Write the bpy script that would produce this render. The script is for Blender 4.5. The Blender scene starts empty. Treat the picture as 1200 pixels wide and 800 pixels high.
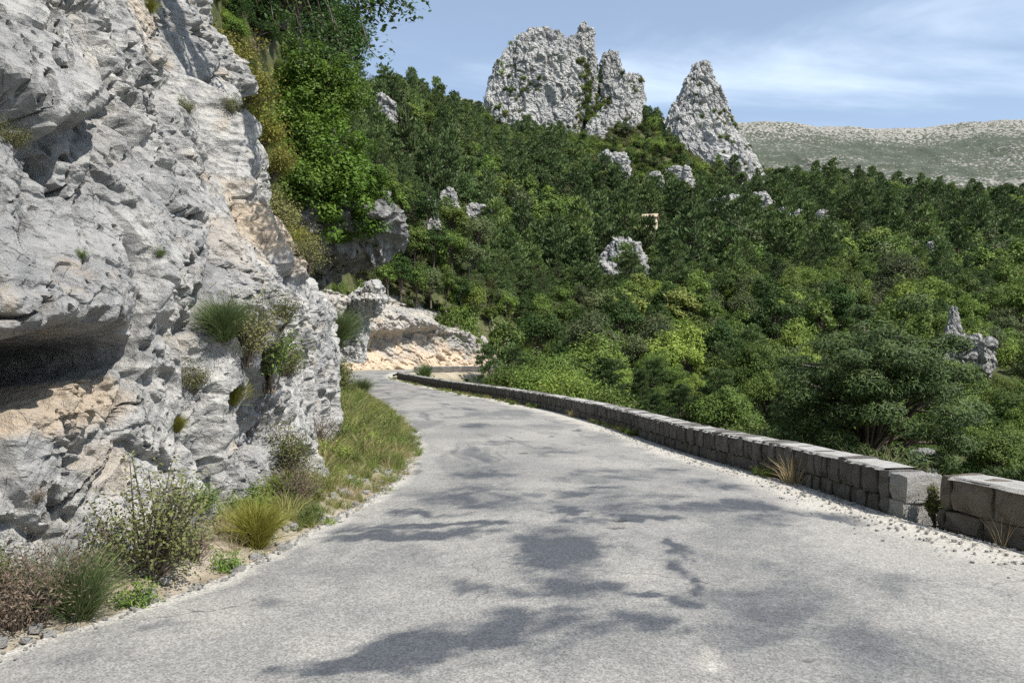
import bpy, math, random
import numpy as np
from mathutils import Vector, Matrix
from mathutils.bvhtree import BVHTree

# ------------------------------------------------------------------ camera, sky, sun, exposure
S = bpy.context.scene
COL = S.collection
F_PX, HOR, CAMH = 950.0, 418.0, 1.7            # focal length in photo pixels, horizon row, eye height
cam = bpy.data.cameras.new('camera')
cam.sensor_width = 36.0
cam.lens = F_PX / 1200.0 * 36.0
cam.clip_start, cam.clip_end = 0.05, 20000.0
cam_o = bpy.data.objects.new('camera', cam); COL.objects.link(cam_o)
cam_o.location = (0, 0, CAMH)
cam_o.rotation_euler = (math.radians(90) + math.atan((HOR - 400) / F_PX), 0, 0)
S.camera = cam_o

SUN_EL = math.radians(52)
SUN_H = Vector((0.76, -0.65)).normalized()     # horizontal direction towards the sun
sun = bpy.data.lights.new('sun', 'SUN'); sun.energy = 5.0; sun.angle = math.radians(0.53)
sun.color = (1.0, 0.95, 0.87)
sun_o = bpy.data.objects.new('sun', sun); COL.objects.link(sun_o)
sdir = Vector((SUN_H.x * math.cos(SUN_EL), SUN_H.y * math.cos(SUN_EL), math.sin(SUN_EL)))
sun_o.rotation_euler = sdir.to_track_quat('Z', 'Y').to_euler()
sun_o.location = (20, -20, 60)

W = bpy.data.worlds.new('World'); S.world = W; W.use_nodes = True
wn, wl = W.node_tree.nodes, W.node_tree.links
wn.clear()
sky = wn.new('ShaderNodeTexSky'); sky.sky_type = 'NISHITA'; sky.sun_disc = False
sky.sun_elevation = SUN_EL
sky.sun_rotation = math.atan2(SUN_H.x, SUN_H.y)
sky.air_density, sky.dust_density, sky.ozone_density, sky.altitude = 1.0, 0.8, 1.4, 600
geo = wn.new('ShaderNodeTexCoord')
sep = wn.new('ShaderNodeSeparateXYZ'); wl.new(geo.outputs['Generated'], sep.inputs[0])
zz = wn.new('ShaderNodeMath'); zz.operation = 'ADD'; zz.inputs[1].default_value = 0.16; wl.new(sep.outputs['Z'], zz.inputs[0])
zm = wn.new('ShaderNodeMath'); zm.operation = 'MAXIMUM'; zm.inputs[1].default_value = 0.05; wl.new(zz.outputs[0], zm.inputs[0])
dx = wn.new('ShaderNodeMath'); dx.operation = 'DIVIDE'; wl.new(sep.outputs['X'], dx.inputs[0]); wl.new(zm.outputs[0], dx.inputs[1])
dy = wn.new('ShaderNodeMath'); dy.operation = 'DIVIDE'; wl.new(sep.outputs['Y'], dy.inputs[0]); wl.new(zm.outputs[0], dy.inputs[1])
cmb = wn.new('ShaderNodeCombineXYZ'); wl.new(dx.outputs[0], cmb.inputs[0]); wl.new(dy.outputs[0], cmb.inputs[1])
mp = wn.new('ShaderNodeMapping'); mp.inputs['Rotation'].default_value = (0, 0, math.radians(-28))
mp.inputs['Scale'].default_value = (0.55, 1.15, 1.0); mp.inputs['Location'].default_value = (2.3, 0.4, 0.0)
wl.new(cmb.outputs[0], mp.inputs['Vector'])
cn = wn.new('ShaderNodeTexNoise'); cn.inputs['Scale'].default_value = 1.3; cn.inputs['Detail'].default_value = 9
cn.inputs['Roughness'].default_value = 0.56; cn.inputs['Distortion'].default_value = 0.7
wl.new(mp.outputs[0], cn.inputs['Vector'])
cr = wn.new('ShaderNodeMapRange'); cr.interpolation_type = 'SMOOTHSTEP'
cr.inputs[1].default_value = 0.42; cr.inputs[2].default_value = 0.76; cr.inputs[3].default_value = 0.22; cr.inputs[4].default_value = 0.78
wl.new(cn.outputs['Fac'], cr.inputs[0])
cmx = wn.new('ShaderNodeMix'); cmx.data_type = 'RGBA'
cmx.inputs[7].default_value = (6.2, 7.3, 8.6, 1)
wl.new(cr.outputs[0], cmx.inputs[0]); wl.new(sky.outputs[0], cmx.inputs[6])
bg = wn.new('ShaderNodeBackground'); bg.inputs['Strength'].default_value = 0.112
wl.new(cmx.outputs[2], bg.inputs['Color'])
wo = wn.new('ShaderNodeOutputWorld'); wl.new(bg.outputs[0], wo.inputs[0])

S.view_settings.view_transform = 'Standard'; S.view_settings.look = 'None'
S.view_settings.exposure = 0.50; S.view_settings.gamma = 1.0; S.view_settings.use_curve_mapping = False
S.render.engine = 'CYCLES'
S.cycles.use_denoising = False
S.cycles.use_adaptive_sampling = True; S.cycles.adaptive_threshold = 0.01; S.cycles.sample_clamp_indirect = 4.0
S.cycles.max_bounces = 6; S.cycles.diffuse_bounces = 3; S.cycles.glossy_bounces = 2
S.cycles.transmission_bounces = 4; S.cycles.transparent_max_bounces = 4

def px(x, y, d):                               # photo pixel + distance -> world point
    return np.array([(x - 600) / F_PX * d, d, CAMH + (HOR - y) / F_PX * d])

def ground_px(x, y):                           # photo pixel -> point on the flat road
    d = F_PX * CAMH / (y - HOR)
    return np.array([(x - 600) / F_PX * d, d])

# ------------------------------------------------------------------ numpy noise
def _hash(i, j, k, seed):
    h = (i.astype(np.int64) * 374761393 + j.astype(np.int64) * 668265263 + k.astype(np.int64) * 2147483647 + seed * 1274126177) & 0xFFFFFFFF
    h = ((h ^ (h >> 13)) * 1274126177) & 0xFFFFFFFF
    h = ((h ^ (h >> 16)) * 2246822519) & 0xFFFFFFFF
    return (h ^ (h >> 15)) & 0xFFFFFFFF

def vnoise(P, seed=0):                         # smooth value noise, -1..1
    I = np.floor(P).astype(np.int64); f = P - I
    f = f * f * f * (f * (f * 6 - 15) + 10)
    r = np.zeros(len(P))
    for a in (0, 1):
        wa = f[:, 0] if a else 1 - f[:, 0]
        for b in (0, 1):
            wb = f[:, 1] if b else 1 - f[:, 1]
            for c in (0, 1):
                wc = f[:, 2] if c else 1 - f[:, 2]
                r += wa * wb * wc * (_hash(I[:, 0] + a, I[:, 1] + b, I[:, 2] + c, seed) / 4294967295.0)
    return r * 2 - 1

def fbm(P, seed=0, oct=4, gain=0.5):
    s = np.zeros(len(P)); a = 1.0; t = 0
    for o in range(oct):
        s += a * vnoise(P * (2.03 ** o) + 17.3 * o, seed + o); t += a; a *= gain
    return s / t

def voronoi(P, seed=0):                        # F1, F2, cell hash, offset to the nearest seed
    I = np.floor(P).astype(np.int64)
    n = len(P)
    f1 = np.full(n, 9.0); f2 = np.full(n, 9.0); hid = np.zeros(n, np.int64); rel = np.zeros((n, 3))
    for a in (-1, 0, 1):
        for b in (-1, 0, 1):
            for c in (-1, 0, 1):
                h = _hash(I[:, 0] + a, I[:, 1] + b, I[:, 2] + c, seed)
                o = np.stack([I[:, 0] + a + (h & 1023) / 1023.0, I[:, 1] + b + ((h >> 10) & 1023) / 1023.0, I[:, 2] + c + ((h >> 20) & 1023) / 1023.0], 1) - P
                d = np.sqrt((o * o).sum(1))
                m = d < f1
                f2 = np.where(m, f1, np.minimum(f2, d))
                f1 = np.where(m, d, f1); hid = np.where(m, h, hid); rel[m] = o[m]
    return f1, f2, hid, rel

def facet(P, seed, tilt=1.0, groove=0.0, k=16.0):   # broken-rock relief: every cell is its own tilted plane, joints slightly eased
    I = np.floor(P).astype(np.int64); n = len(P)
    f1 = np.full(n, 9.0); f2 = np.full(n, 9.0); sw = np.zeros(n); sv = np.zeros(n)
    for a in (-1, 0, 1):
        for b in (-1, 0, 1):
            for c in (-1, 0, 1):
                h = _hash(I[:, 0] + a, I[:, 1] + b, I[:, 2] + c, seed)
                ox = I[:, 0] + a + (h & 1023) / 1023.0 - P[:, 0]; oy = I[:, 1] + b + ((h >> 10) & 1023) / 1023.0 - P[:, 1]; oz = I[:, 2] + c + ((h >> 20) & 1023) / 1023.0 - P[:, 2]
                d = np.sqrt(ox * ox + oy * oy + oz * oz)
                m = d < f1
                f2 = np.where(m, f1, np.minimum(f2, d)); f1 = np.where(m, d, f1)
                g = (h * 2654435761) & 0xFFFFFFFF
                v = (g & 255) / 255.0 - 0.5 + tilt * (ox * (((g >> 8) & 255) / 255.0 - .5) + oy * (((g >> 16) & 255) / 255.0 - .5) + oz * (((g >> 24) & 255) / 255.0 - .5))
                w = np.exp(-k * d); sw += w; sv += w * v
    v = sv / sw
    if groove:
        v = v - groove * np.clip(1 - (f2 - f1) / 0.10, 0, 1)
    return v

def sm(a, b, x):
    t = np.clip((x - a) / (b - a), 0, 1)
    return t * t * (3 - 2 * t)

# ------------------------------------------------------------------ mesh helpers
def mesh_np(name, V, Fq, mat=None, smooth=False, attrs=None, mats=None, midx=None):
    V = np.asarray(V, np.float32); Fq = np.asarray(Fq, np.int32)
    me = bpy.data.meshes.new(name)
    k = Fq.shape[1]; nf = len(Fq)
    me.vertices.add(len(V)); me.vertices.foreach_set('co', V.ravel())
    me.loops.add(nf * k); me.loops.foreach_set('vertex_index', Fq.ravel())
    me.polygons.add(nf); me.polygons.foreach_set('loop_start', np.arange(0, nf * k, k, dtype=np.int32))
    if mats:
        for m in mats: me.materials.append(m)
        me.polygons.foreach_set('material_index', np.asarray(midx, np.int32))
    elif mat: me.materials.append(mat)
    me.polygons.foreach_set('use_smooth', np.full(nf, smooth, bool))
    for an, av in (attrs or {}).items():
        at = me.attributes.new(an, 'FLOAT', 'POINT'); at.data.foreach_set('value', np.asarray(av, np.float32))
    me.update(calc_edges=True); me.validate()
    return me

def add(name, me, parent=None, loc=None, kind=None, label=None, cat=None, group=None):
    o = bpy.data.objects.new(name, me); COL.objects.link(o)
    if parent is not None: o.parent = parent
    if loc is not None: o.location = loc
    tag(o, kind, label, cat, group)
    return o

def tag(o, kind=None, label=None, cat=None, group=None):
    if kind: o['kind'] = kind
    if label: o['label'] = label
    if cat: o['category'] = cat
    if group: o['group'] = group
    return o

def empty(name, loc, label, cat, group=None, rz=0.0, sc=1.0):
    o = bpy.data.objects.new(name, None); COL.objects.link(o)
    o.location = loc; o.rotation_euler = (0, 0, rz); o.scale = (sc, sc, sc); o.empty_display_size = 0.2
    return tag(o, None, label, cat, group)

def grid_faces(nr, nc, wrap=False):
    i = np.arange(nr - 1)[:, None]; j = np.arange(nc if wrap else nc - 1)[None, :]
    a = i * nc + j; b = i * nc + (j + 1) % nc
    return np.stack([a, b, b + nc, a + nc], -1).reshape(-1, 4)

class MB:                                      # collects quads
    def __init__(s): s.V = []; s.F = []; s.A = []; s.n = 0
    def put(s, V, Fq, a=0.5):
        V = np.asarray(V, float); s.V.append(V); s.F.append(np.asarray(Fq) + s.n)
        s.A.append(np.full(len(V), a) if np.isscalar(a) else np.asarray(a)); s.n += len(V)
    def tube(s, pts, rad, seg=6):
        pts = np.asarray(pts, float); n = len(pts)
        T = np.gradient(pts, axis=0); T /= np.linalg.norm(T, axis=1)[:, None] + 1e-9
        ref = np.where(np.abs(T[:, 2:3]) > 0.9, np.array([[1.0, 0, 0]]), np.array([[0, 0, 1.0]]))
        U = np.cross(T, ref); U /= np.linalg.norm(U, axis=1)[:, None] + 1e-9
        B = np.cross(T, U)
        an = np.linspace(0, 2 * math.pi, seg, endpoint=False)
        V = pts[:, None, :] + np.asarray(rad)[:, None, None] * (np.cos(an)[None, :, None] * U[:, None, :] + np.sin(an)[None, :, None] * B[:, None, :])
        s.put(V.reshape(-1, 3), grid_faces(n, seg, True))
    def leaves(s, C, N, L, Wd, rng, val, droop=0.0):
        n = len(C)
        if n == 0: return
        N = N / (np.linalg.norm(N, axis=1)[:, None] + 1e-9)
        R = rng.normal(size=(n, 3)); R[:, 2] -= droop
        T = R - (R * N).sum(1)[:, None] * N; T /= np.linalg.norm(T, axis=1)[:, None] + 1e-9
        B = np.cross(N, T)
        L = np.broadcast_to(L, (n,))[:, None]; Wd = np.broadcast_to(Wd, (n,))[:, None]
        V = np.stack([C - T * L * .5, C + B * Wd * .5 - N * L * .06, C + T * L * .5, C - B * Wd * .5 - N * L * .06], 1)
        Fq = np.arange(n * 4).reshape(n, 4)
        s.put(V.reshape(-1, 3), Fq, np.repeat(val, 4))
    def blades(s, root, dirs, L, wd, rng, val, bend=0.35):
        n = len(root)
        dirs = dirs / np.linalg.norm(dirs, axis=1)[:, None]
        side = np.cross(dirs, rng.normal(size=(n, 3))); side /= np.linalg.norm(side, axis=1)[:, None] + 1e-9
        L = np.broadcast_to(L, (n,))[:, None]; wd = np.broadcast_to(wd, (n,))[:, None]
        out = dirs.copy(); out[:, 2] = 0
        mid = root + dirs * L * .55
        tip = mid + (dirs * .45 + out * bend * .5 - np.array([0, 0, 1]) * bend * .18) * L
        V = np.stack([root - side * wd * .5, root + side * wd * .5, mid - side * wd * .4, mid + side * wd * .4, tip - side * wd * .08, tip + side * wd * .08], 1)
        b = (np.arange(n) * 6)[:, None]
        Fq = np.concatenate([b + np.array([[0, 1, 3, 2]]), b + np.array([[2, 3, 5, 4]])], 0)
        s.put(V.reshape(-1, 3), Fq, np.repeat(val, 6))
    def mesh(s, name, mat, smooth=False):
        return mesh_np(name, np.concatenate(s.V), np.concatenate(s.F), mat, smooth, {'v': np.concatenate(s.A)})

# ------------------------------------------------------------------ materials
class NT:
    def __init__(s, name):
        s.m = bpy.data.materials.new(name); s.m.use_nodes = True
        s.t = s.m.node_tree; s.n = s.t.nodes; s.l = s.t.links
        s.bsdf = s.n['Principled BSDF']; s.out = s.n['Material Output']
        s.bsdf.inputs['Roughness'].default_value = 0.85
        s.bsdf.inputs['Specular IOR Level'].default_value = 0.25
    def coord(s, kind='Object', scale=(1, 1, 1), rot=(0, 0, 0)):
        c = s.n.new('ShaderNodeTexCoord'); m = s.n.new('ShaderNodeMapping')
        m.inputs['Scale'].default_value = scale; m.inputs['Rotation'].default_value = rot
        s.l.new(c.outputs[kind], m.inputs[0]); return m.outputs[0]
    def noise(s, v, scale, detail=6, rough=0.6, dist=0.0):
        n = s.n.new('ShaderNodeTexNoise'); n.inputs['Scale'].default_value = scale; n.inputs['Detail'].default_value = detail
        n.inputs['Roughness'].default_value = rough; n.inputs['Distortion'].default_value = dist
        s.l.new(v, n.inputs['Vector']); return n.outputs['Fac']
    def voro(s, v, scale, feature='F1', out='Distance'):
        n = s.n.new('ShaderNodeTexVoronoi'); n.inputs['Scale'].default_value = scale; n.feature = feature
        s.l.new(v, n.inputs['Vector']); return n.outputs[out]
    def attr(s, name):
        n = s.n.new('ShaderNodeAttribute'); n.attribute_name = name; return n.outputs['Fac']
    def rnd(s):
        return s.n.new('ShaderNodeObjectInfo').outputs['Random']
    def ramp(s, f, a, b, lo=0.0, hi=1.0, smooth=True):
        n = s.n.new('ShaderNodeMapRange'); n.inputs[1].default_value = a; n.inputs[2].default_value = b
        n.inputs[3].default_value = lo; n.inputs[4].default_value = hi
        if smooth: n.interpolation_type = 'SMOOTHSTEP'
        s.l.new(f, n.inputs[0]); return n.outputs[0]
    def math(s, op, a, b):
        n = s.n.new('ShaderNodeMath'); n.operation = op
        for i, x in enumerate((a, b)):
            if hasattr(x, 'is_linked'): s.l.new(x, n.inputs[i])
            else: n.inputs[i].default_value = x
        return n.outputs[0]
    def mix(s, f, a, b, mode='MIX'):
        n = s.n.new('ShaderNodeMix'); n.data_type = 'RGBA'; n.blend_type = mode
        if hasattr(f, 'is_linked'): s.l.new(f, n.inputs[0])
        else: n.inputs[0].default_value = f
        for i, c in ((6, a), (7, b)):
            if hasattr(c, 'is_linked'): s.l.new(c, n.inputs[i])
            else: n.inputs[i].default_value = (*c, 1)
        return n.outputs[2]
    def color(s, c): s.l.new(c, s.bsdf.inputs['Base Color'])
    def bump(s, h, strength=0.4, dist=0.02, prev=None):
        b = s.n.new('ShaderNodeBump'); b.inputs['Strength'].default_value = strength; b.inputs['Distance'].default_value = dist
        s.l.new(h, b.inputs['Height'])
        if prev is not None: s.l.new(prev, b.inputs['Normal'])
        s.l.new(b.outputs[0], s.bsdf.inputs['Normal']); return b.outputs[0]

def rock_material(name, sc=1.0, grey=(0.40, 0.398, 0.392), pale=(0.59, 0.575, 0.54), warm=(0.54, 0.42, 0.30), warm_amt=1.0, lichen_pit_shade=0.75, bump=0.03):
    t = NT(name); v = t.coord('Object')
    n1 = t.noise(v, 0.55 / sc, 5, 0.6, 0.8)
    n2 = t.noise(v, 4.0 / sc, 8, 0.7, 0.3)
    n3 = t.noise(v, 24.0 / sc, 6, 0.75)
    st = t.noise(t.coord('Object', (1.2, 1.2, 0.25)), 3.0 / sc, 6, 0.65)
    c = t.mix(t.ramp(n1, 0.38, 0.64), grey, pale)
    c = t.mix(t.ramp(n2, 0.40, 0.68), c, (0.265, 0.267, 0.27))
    c = t.mix(t.ramp(st, 0.50, 0.70, 0, 0.5), c, (0.52, 0.512, 0.495))
    wn_ = t.noise(v, 1.1 / sc, 6, 0.65, 0.5)
    w = t.math('MULTIPLY', t.math('ADD', t.ramp(wn_, 0.56, 0.70, 0, 0.55), t.attr('fresh')), warm_amt)
    wt = t.n.new('ShaderNodeClamp'); t.l.new(w, wt.inputs[0])
    c = t.mix(wt.outputs[0], c, t.mix(t.ramp(n3, 0.3, 0.75), warm, (0.58, 0.51, 0.41)))
    ln = t.math('MULTIPLY', t.ramp(n3, 0.56, 0.72, 0, lichen_pit_shade), t.ramp(n1, 0.42, 0.62))
    c = t.mix(ln, c, (0.10, 0.105, 0.10))
    n4 = t.noise(v, 70.0 / sc, 4, 0.8)
    c = t.mix(t.math('MULTIPLY', t.ramp(n4, 0.60, 0.70, 0, lichen_pit_shade), t.ramp(n2, 0.40, 0.60)), c, (0.085, 0.088, 0.09))  # dark specks: lichen, plus the shade of small pits painted in
    vs = t.voro(t.coord('Object', (1, 1, 1.4), (0.5, 0.3, 0.6)), 7.0 / sc, 'F1', 'Distance')
    ck = t.voro(t.coord('Object', (1, 1, 0.7), (0.4, 0.5, 0.2)), 3.2 / sc, 'DISTANCE_TO_EDGE')
    ckm = t.math('MULTIPLY', t.ramp(ck, 0.0, 0.012, 1, 0), t.ramp(n2, 0.50, 0.62))
    c = t.mix(t.math('MULTIPLY', ckm, 0.6), c, (0.09, 0.085, 0.08))
    t.color(c)
    h = t.math('ADD', t.math('MULTIPLY', n2, 1.0), t.math('ADD', t.math('MULTIPLY', n3, 0.6), t.math('MULTIPLY', vs, 0.9)))
    h = t.math('SUBTRACT', h, t.math('MULTIPLY', ckm, 0.5))
    t.bump(h, 1.0, bump * sc * 3)
    t.bsdf.inputs['Roughness'].default_value = 0.92
    return t.m

def leaf_material(name, dark, light, yellow=None, trans=0.24, var=1.0):
    t = NT(name)
    r = t.rnd(); a = t.attr('v')
    c = t.mix(a, dark, light)
    if yellow: c = t.mix(t.ramp(r, 0.55, 1.0, 0, 0.75), c, yellow)
    hs = t.n.new('ShaderNodeHueSaturation'); t.l.new(c, hs.inputs['Color'])
    t.l.new(t.ramp(r, 0, 1, 0.5 - 0.018 * var, 0.5 + 0.014 * var, False), hs.inputs['Hue'])
    r2 = t.math('FRACT', t.math('MULTIPLY', r, 7.31), 0.0)
    t.l.new(t.ramp(r2, 0, 1, 1 - 0.42 * var, 1 + 0.42 * var, False), hs.inputs['Value'])
    c = hs.outputs[0]
    t.color(c); t.bsdf.inputs['Roughness'].default_value = 0.6; t.bsdf.inputs['Specular IOR Level'].default_value = 0.3
    tr = t.n.new('ShaderNodeBsdfTranslucent'); t.l.new(c, tr.inputs['Color'])
    mx = t.n.new('ShaderNodeMixShader'); mx.inputs[0].default_value = trans
    t.l.new(t.bsdf.outputs[0], mx.inputs[1]); t.l.new(tr.outputs[0], mx.inputs[2])
    t.l.new(mx.outputs[0], t.out.inputs[0])
    return t.m

def bark_material(name, a=(0.07, 0.055, 0.042), b=(0.16, 0.135, 0.11)):
    t = NT(name); v = t.coord('Object', (6, 6, 1.5))
    n = t.noise(v, 3.0, 6, 0.7); t.color(t.mix(t.ramp(n, 0.35, 0.65), a, b)); t.bump(n, 0.7, 0.03)
    return t.m

M = {}
M['cliff'] = rock_material('limestone_cliff')
M['overhang'] = rock_material('limestone_overhang_shaded', 1.6, grey=(0.12, 0.118, 0.115), pale=(0.20, 0.196, 0.19), warm_amt=0.15)  # darker copy of the limestone: the prow's shade is put into its colour
M['cutting'] = rock_material('cut_limestone', 2.2, grey=(0.34, 0.325, 0.30), pale=(0.50, 0.455, 0.39), warm=(0.58, 0.44, 0.31), warm_amt=1.2)
M['crag'] = rock_material('crag_limestone', 9.0, grey=(0.37, 0.368, 0.36), pale=(0.50, 0.488, 0.46), warm_amt=0.35, lichen_pit_shade=0.9, bump=0.03)
M['bark'] = bark_material('bark'); M['twig'] = bark_material('twig', (0.10, 0.08, 0.06), (0.2, 0.165, 0.13))
M['oak'] = leaf_material('broadleaf_foliage', (0.040, 0.076, 0.015), (0.150, 0.228, 0.040), (0.235, 0.275, 0.048))
M['maple'] = leaf_material('bright_foliage', (0.042, 0.088, 0.011), (0.140, 0.235, 0.030), None, 0.38, 0.4)
M['pale'] = leaf_material('pale_foliage', (0.16, 0.19, 0.04), (0.30, 0.34, 0.09), None, 0.35, 0.3)
M['pine'] = leaf_material('pine_needles', (0.034, 0.064, 0.023), (0.115, 0.172, 0.055), (0.15, 0.19, 0.052), 0.15, 0.9)
M['pine_near'] = leaf_material('near_pine_needles', (0.018, 0.038, 0.013), (0.088, 0.135, 0.034), None, 0.12, 0.3)
M['dark_oak'] = leaf_material('oak_leaves', (0.022, 0.048, 0.010), (0.060, 0.115, 0.020), None, 0.30, 0.4)  # darker oak species, its own leaf colour
M['olive'] = leaf_material('olive_shrub_foliage', (0.075, 0.090, 0.030), (0.170, 0.185, 0.060), (0.20, 0.18, 0.07), 0.25, 0.6)
M['olive_tree'] = leaf_material('grey_olive_foliage', (0.050, 0.070, 0.026), (0.135, 0.165, 0.062), None, 0.2, 0.8)
M['yellow'] = leaf_material('yellow_green_foliage', (0.130, 0.135, 0.022), (0.270, 0.260, 0.050), None, 0.3, 0.4)
M['broom'] = leaf_material('broom_stems', (0.070, 0.105, 0.035), (0.150, 0.190, 0.075), None, 0.2, 0.4)
M['grass'] = leaf_material('verge_grass', (0.085, 0.125, 0.026), (0.20, 0.245, 0.062), (0.34, 0.30, 0.12), 0.3, 0.7)
M['straw'] = leaf_material('dry_grass', (0.24, 0.19, 0.095), (0.46, 0.38, 0.21), None, 0.3, 0.6)
M['brown'] = leaf_material('dry_brown_twigs', (0.09, 0.065, 0.045), (0.20, 0.15, 0.105), None, 0.1, 0.6)

# road surface: pale worn chippings, darker binder showing through
t = NT('worn_asphalt'); v = t.coord('Object')
chip = t.n.new('ShaderNodeTexVoronoi'); chip.inputs['Scale'].default_value = 85; t.l.new(v, chip.inputs['Vector'])
sp = t.n.new('ShaderNodeSeparateColor'); t.l.new(chip.outputs['Color'], sp.inputs[0])
chip2 = t.n.new('ShaderNodeTexVoronoi'); chip2.inputs['Scale'].default_value = 24; t.l.new(v, chip2.inputs['Vector'])
sp2 = t.n.new('ShaderNodeSeparateColor'); t.l.new(chip2.outputs['Color'], sp2.inputs[0])
n_big = t.noise(v, 0.45, 5, 0.6, 0.5); n_mid = t.noise(v, 3.5, 7, 0.7); n_fine = t.noise(v, 38, 5, 0.8)
c = t.mix(t.ramp(n_big, 0.35, 0.65), (0.225, 0.220, 0.209), (0.298, 0.288, 0.266))
wear = t.math('ADD', t.attr('wear'), t.math('MULTIPLY', t.math('SUBTRACT', n_mid, 0.5), 0.6))
wear = t.math('ADD', wear, t.math('MULTIPLY', t.math('SUBTRACT', n_fine, 0.5), 0.32))
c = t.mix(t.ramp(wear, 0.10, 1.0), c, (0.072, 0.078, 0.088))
c = t.mix(t.ramp(t.attr('edge'), 0.15, 0.9), c, (0.42, 0.40, 0.36))
c = t.mix(t.math('MULTIPLY', t.ramp(sp.outputs[0], 0.0, 1.0, 0, 1), 0.2), c, (0.02, 0.02, 0.02), 'SOFT_LIGHT')
chipv = t.ramp(sp.outputs[1], 0.0, 1.0, 0.62, 1.42, False)
mulc = t.n.new('ShaderNodeCombineColor')
for i in range(3): t.l.new(chipv, mulc.inputs[i])
c = t.mix(0.9, c, mulc.outputs[0], 'MULTIPLY')
chipw = t.ramp(sp2.outputs[1], 0.0, 1.0, 0.8, 1.2, False)
mulw = t.n.new('ShaderNodeCombineColor')
for i in range(3): t.l.new(chipw, mulw.inputs[i])
c = t.mix(0.3, c, mulw.outputs[0], 'MULTIPLY')
wv_ = t.n.new('ShaderNodeVectorMath'); wv_.operation = 'ADD'; t.l.new(v, wv_.inputs[0])
nz_ = t.n.new('ShaderNodeTexNoise'); nz_.inputs['Scale'].default_value = 1.7; nz_.inputs['Detail'].default_value = 6; t.l.new(v, nz_.inputs['Vector']); t.l.new(nz_.outputs['Color'], wv_.inputs[1])
crk = t.voro(wv_.outputs[0], 0.42, 'DISTANCE_TO_EDGE')
crm = t.math('MULTIPLY', t.ramp(crk, 0.001, 0.0055, 1, 0), t.ramp(n_big, 0.48, 0.58))
c = t.mix(t.math('MULTIPLY', crm, 0.75), c, (0.05, 0.05, 0.052))
c = t.mix(t.attr('hole'), c, (0.03, 0.03, 0.03))
t.color(c); b1 = t.bump(t.math('ADD', t.math('MULTIPLY', sp.outputs[1], 0.6), chip.outputs['Distance']), 0.35, 0.006)
t.bump(n_mid, 0.35, 0.03, b1)
t.bsdf.inputs['Roughness'].default_value = 0.8
M['road'] = t.m

t = NT('forest_floor'); v = t.coord('Object')
n1 = t.noise(v, 0.09, 6, 0.65); n2 = t.noise(v, 0.8, 7, 0.7)
c = t.mix(t.ramp(n2, 0.35, 0.7), (0.045, 0.060, 0.020), (0.115, 0.110, 0.050))
c = t.mix(t.ramp(n1, 0.60, 0.74), c, (0.36, 0.34, 0.28)); c = t.mix(t.attr('bare'), c, t.mix(t.ramp(n2, .4, .7), (0.40, 0.35, 0.27), (0.26, 0.22, 0.15))); t.color(c); t.bump(n2, 0.8, 0.4); M['ground'] = t.m

t = NT('verge_soil'); v = t.coord('Object')
n1 = t.noise(v, 1.3, 6, 0.65); n2 = t.noise(v, 14, 7, 0.75)
c = t.mix(t.ramp(n1, 0.35, 0.65), (0.30, 0.245, 0.17), (0.46, 0.41, 0.33))
c = t.mix(t.ramp(n2, 0.48, 0.72), c, (0.16, 0.13, 0.085)); t.color(c); t.bump(n2, 0.9, 0.05); M['soil'] = t.m

t = NT('plateau_scrub'); v = t.coord('Object')
n1 = t.noise(t.coord('Object', (.45, 1, 1)), 0.035, 8, 0.75, 0.2); n2 = t.noise(t.coord('Object', (.4, 1, 1)), 0.008, 5, 0.6); n3 = t.noise(v, 0.16, 4, 0.7)
c = t.mix(t.ramp(n1, 0.35, 0.65), (0.26, 0.245, 0.22), (0.36, 0.34, 0.31))
c = t.mix(t.ramp(n3, 0.50, 0.62, 0, .6), c, (0.16, 0.15, 0.12))
sc_ = t.math('ADD', t.math('ADD', t.math('MULTIPLY', n1, .6), t.math('MULTIPLY', t.ramp(n3, .3, .7, .2, .8), .6)), t.math('ADD', t.math('MULTIPLY', n2, 0.40), t.attr('band')))
c = t.mix(t.ramp(sc_, 0.74, 0.80), c, t.mix(n3, (0.045, 0.056, 0.040), (0.085, 0.098, 0.068))); t.color(c); t.bump(n1, 0.8, 12); M['plateau'] = t.m

def stone_material(name, a, b, dark, bump=0.9):
    t = NT(name); v = t.coord('Object'); w = t.n.new('ShaderNodeNewGeometry').outputs['Position']
    n1 = t.noise(w, 5.0, 6, 0.7); n2 = t.noise(w, 45, 6, 0.8)
    n3 = t.noise(t.coord('Object', (3, 3, 0.5)), 6, 5, 0.7)
    c = t.mix(t.rnd(), a, b)
    c = t.mix(t.ramp(n1, 0.45, 0.70, 0, 0.75), c, dark)
    c = t.mix(t.ramp(n2, 0.52, 0.75, 0, 0.45), c, (0.07, 0.065, 0.06)); t.color(c)
    t.bump(t.math('ADD', n2, t.math('MULTIPLY', n1, 1.8)), bump, 0.06); t.bsdf.inputs['Roughness'].default_value = 0.93
    return t.m
M['stone'] = stone_material('parapet_limestone', (0.125, 0.118, 0.108), (0.215, 0.205, 0.19), (0.075, 0.07, 0.064))  # road face's shade put into the stone colour; coping and ends stay pale
M['dressed'] = stone_material('dressed_limestone', (0.40, 0.39, 0.37), (0.44, 0.43, 0.41), (0.31, 0.30, 0.28))
M['old_stone'] = stone_material('old_parapet_stone', (0.215, 0.185, 0.15), (0.28, 0.245, 0.205), (0.12, 0.10, 0.08))
t = NT('mortar'); v = t.coord('Object'); n = t.noise(v, 9, 6, 0.7)
t.color(t.mix(n, (0.13, 0.122, 0.11), (0.22, 0.21, 0.19))); t.bump(n, 0.8, 0.02); M['mortar'] = t.m
t = NT('coping_mortar'); v = t.coord('Object'); n = t.noise(v, 6, 6, 0.7); n2 = t.noise(v, 40, 5, 0.8)
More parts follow.
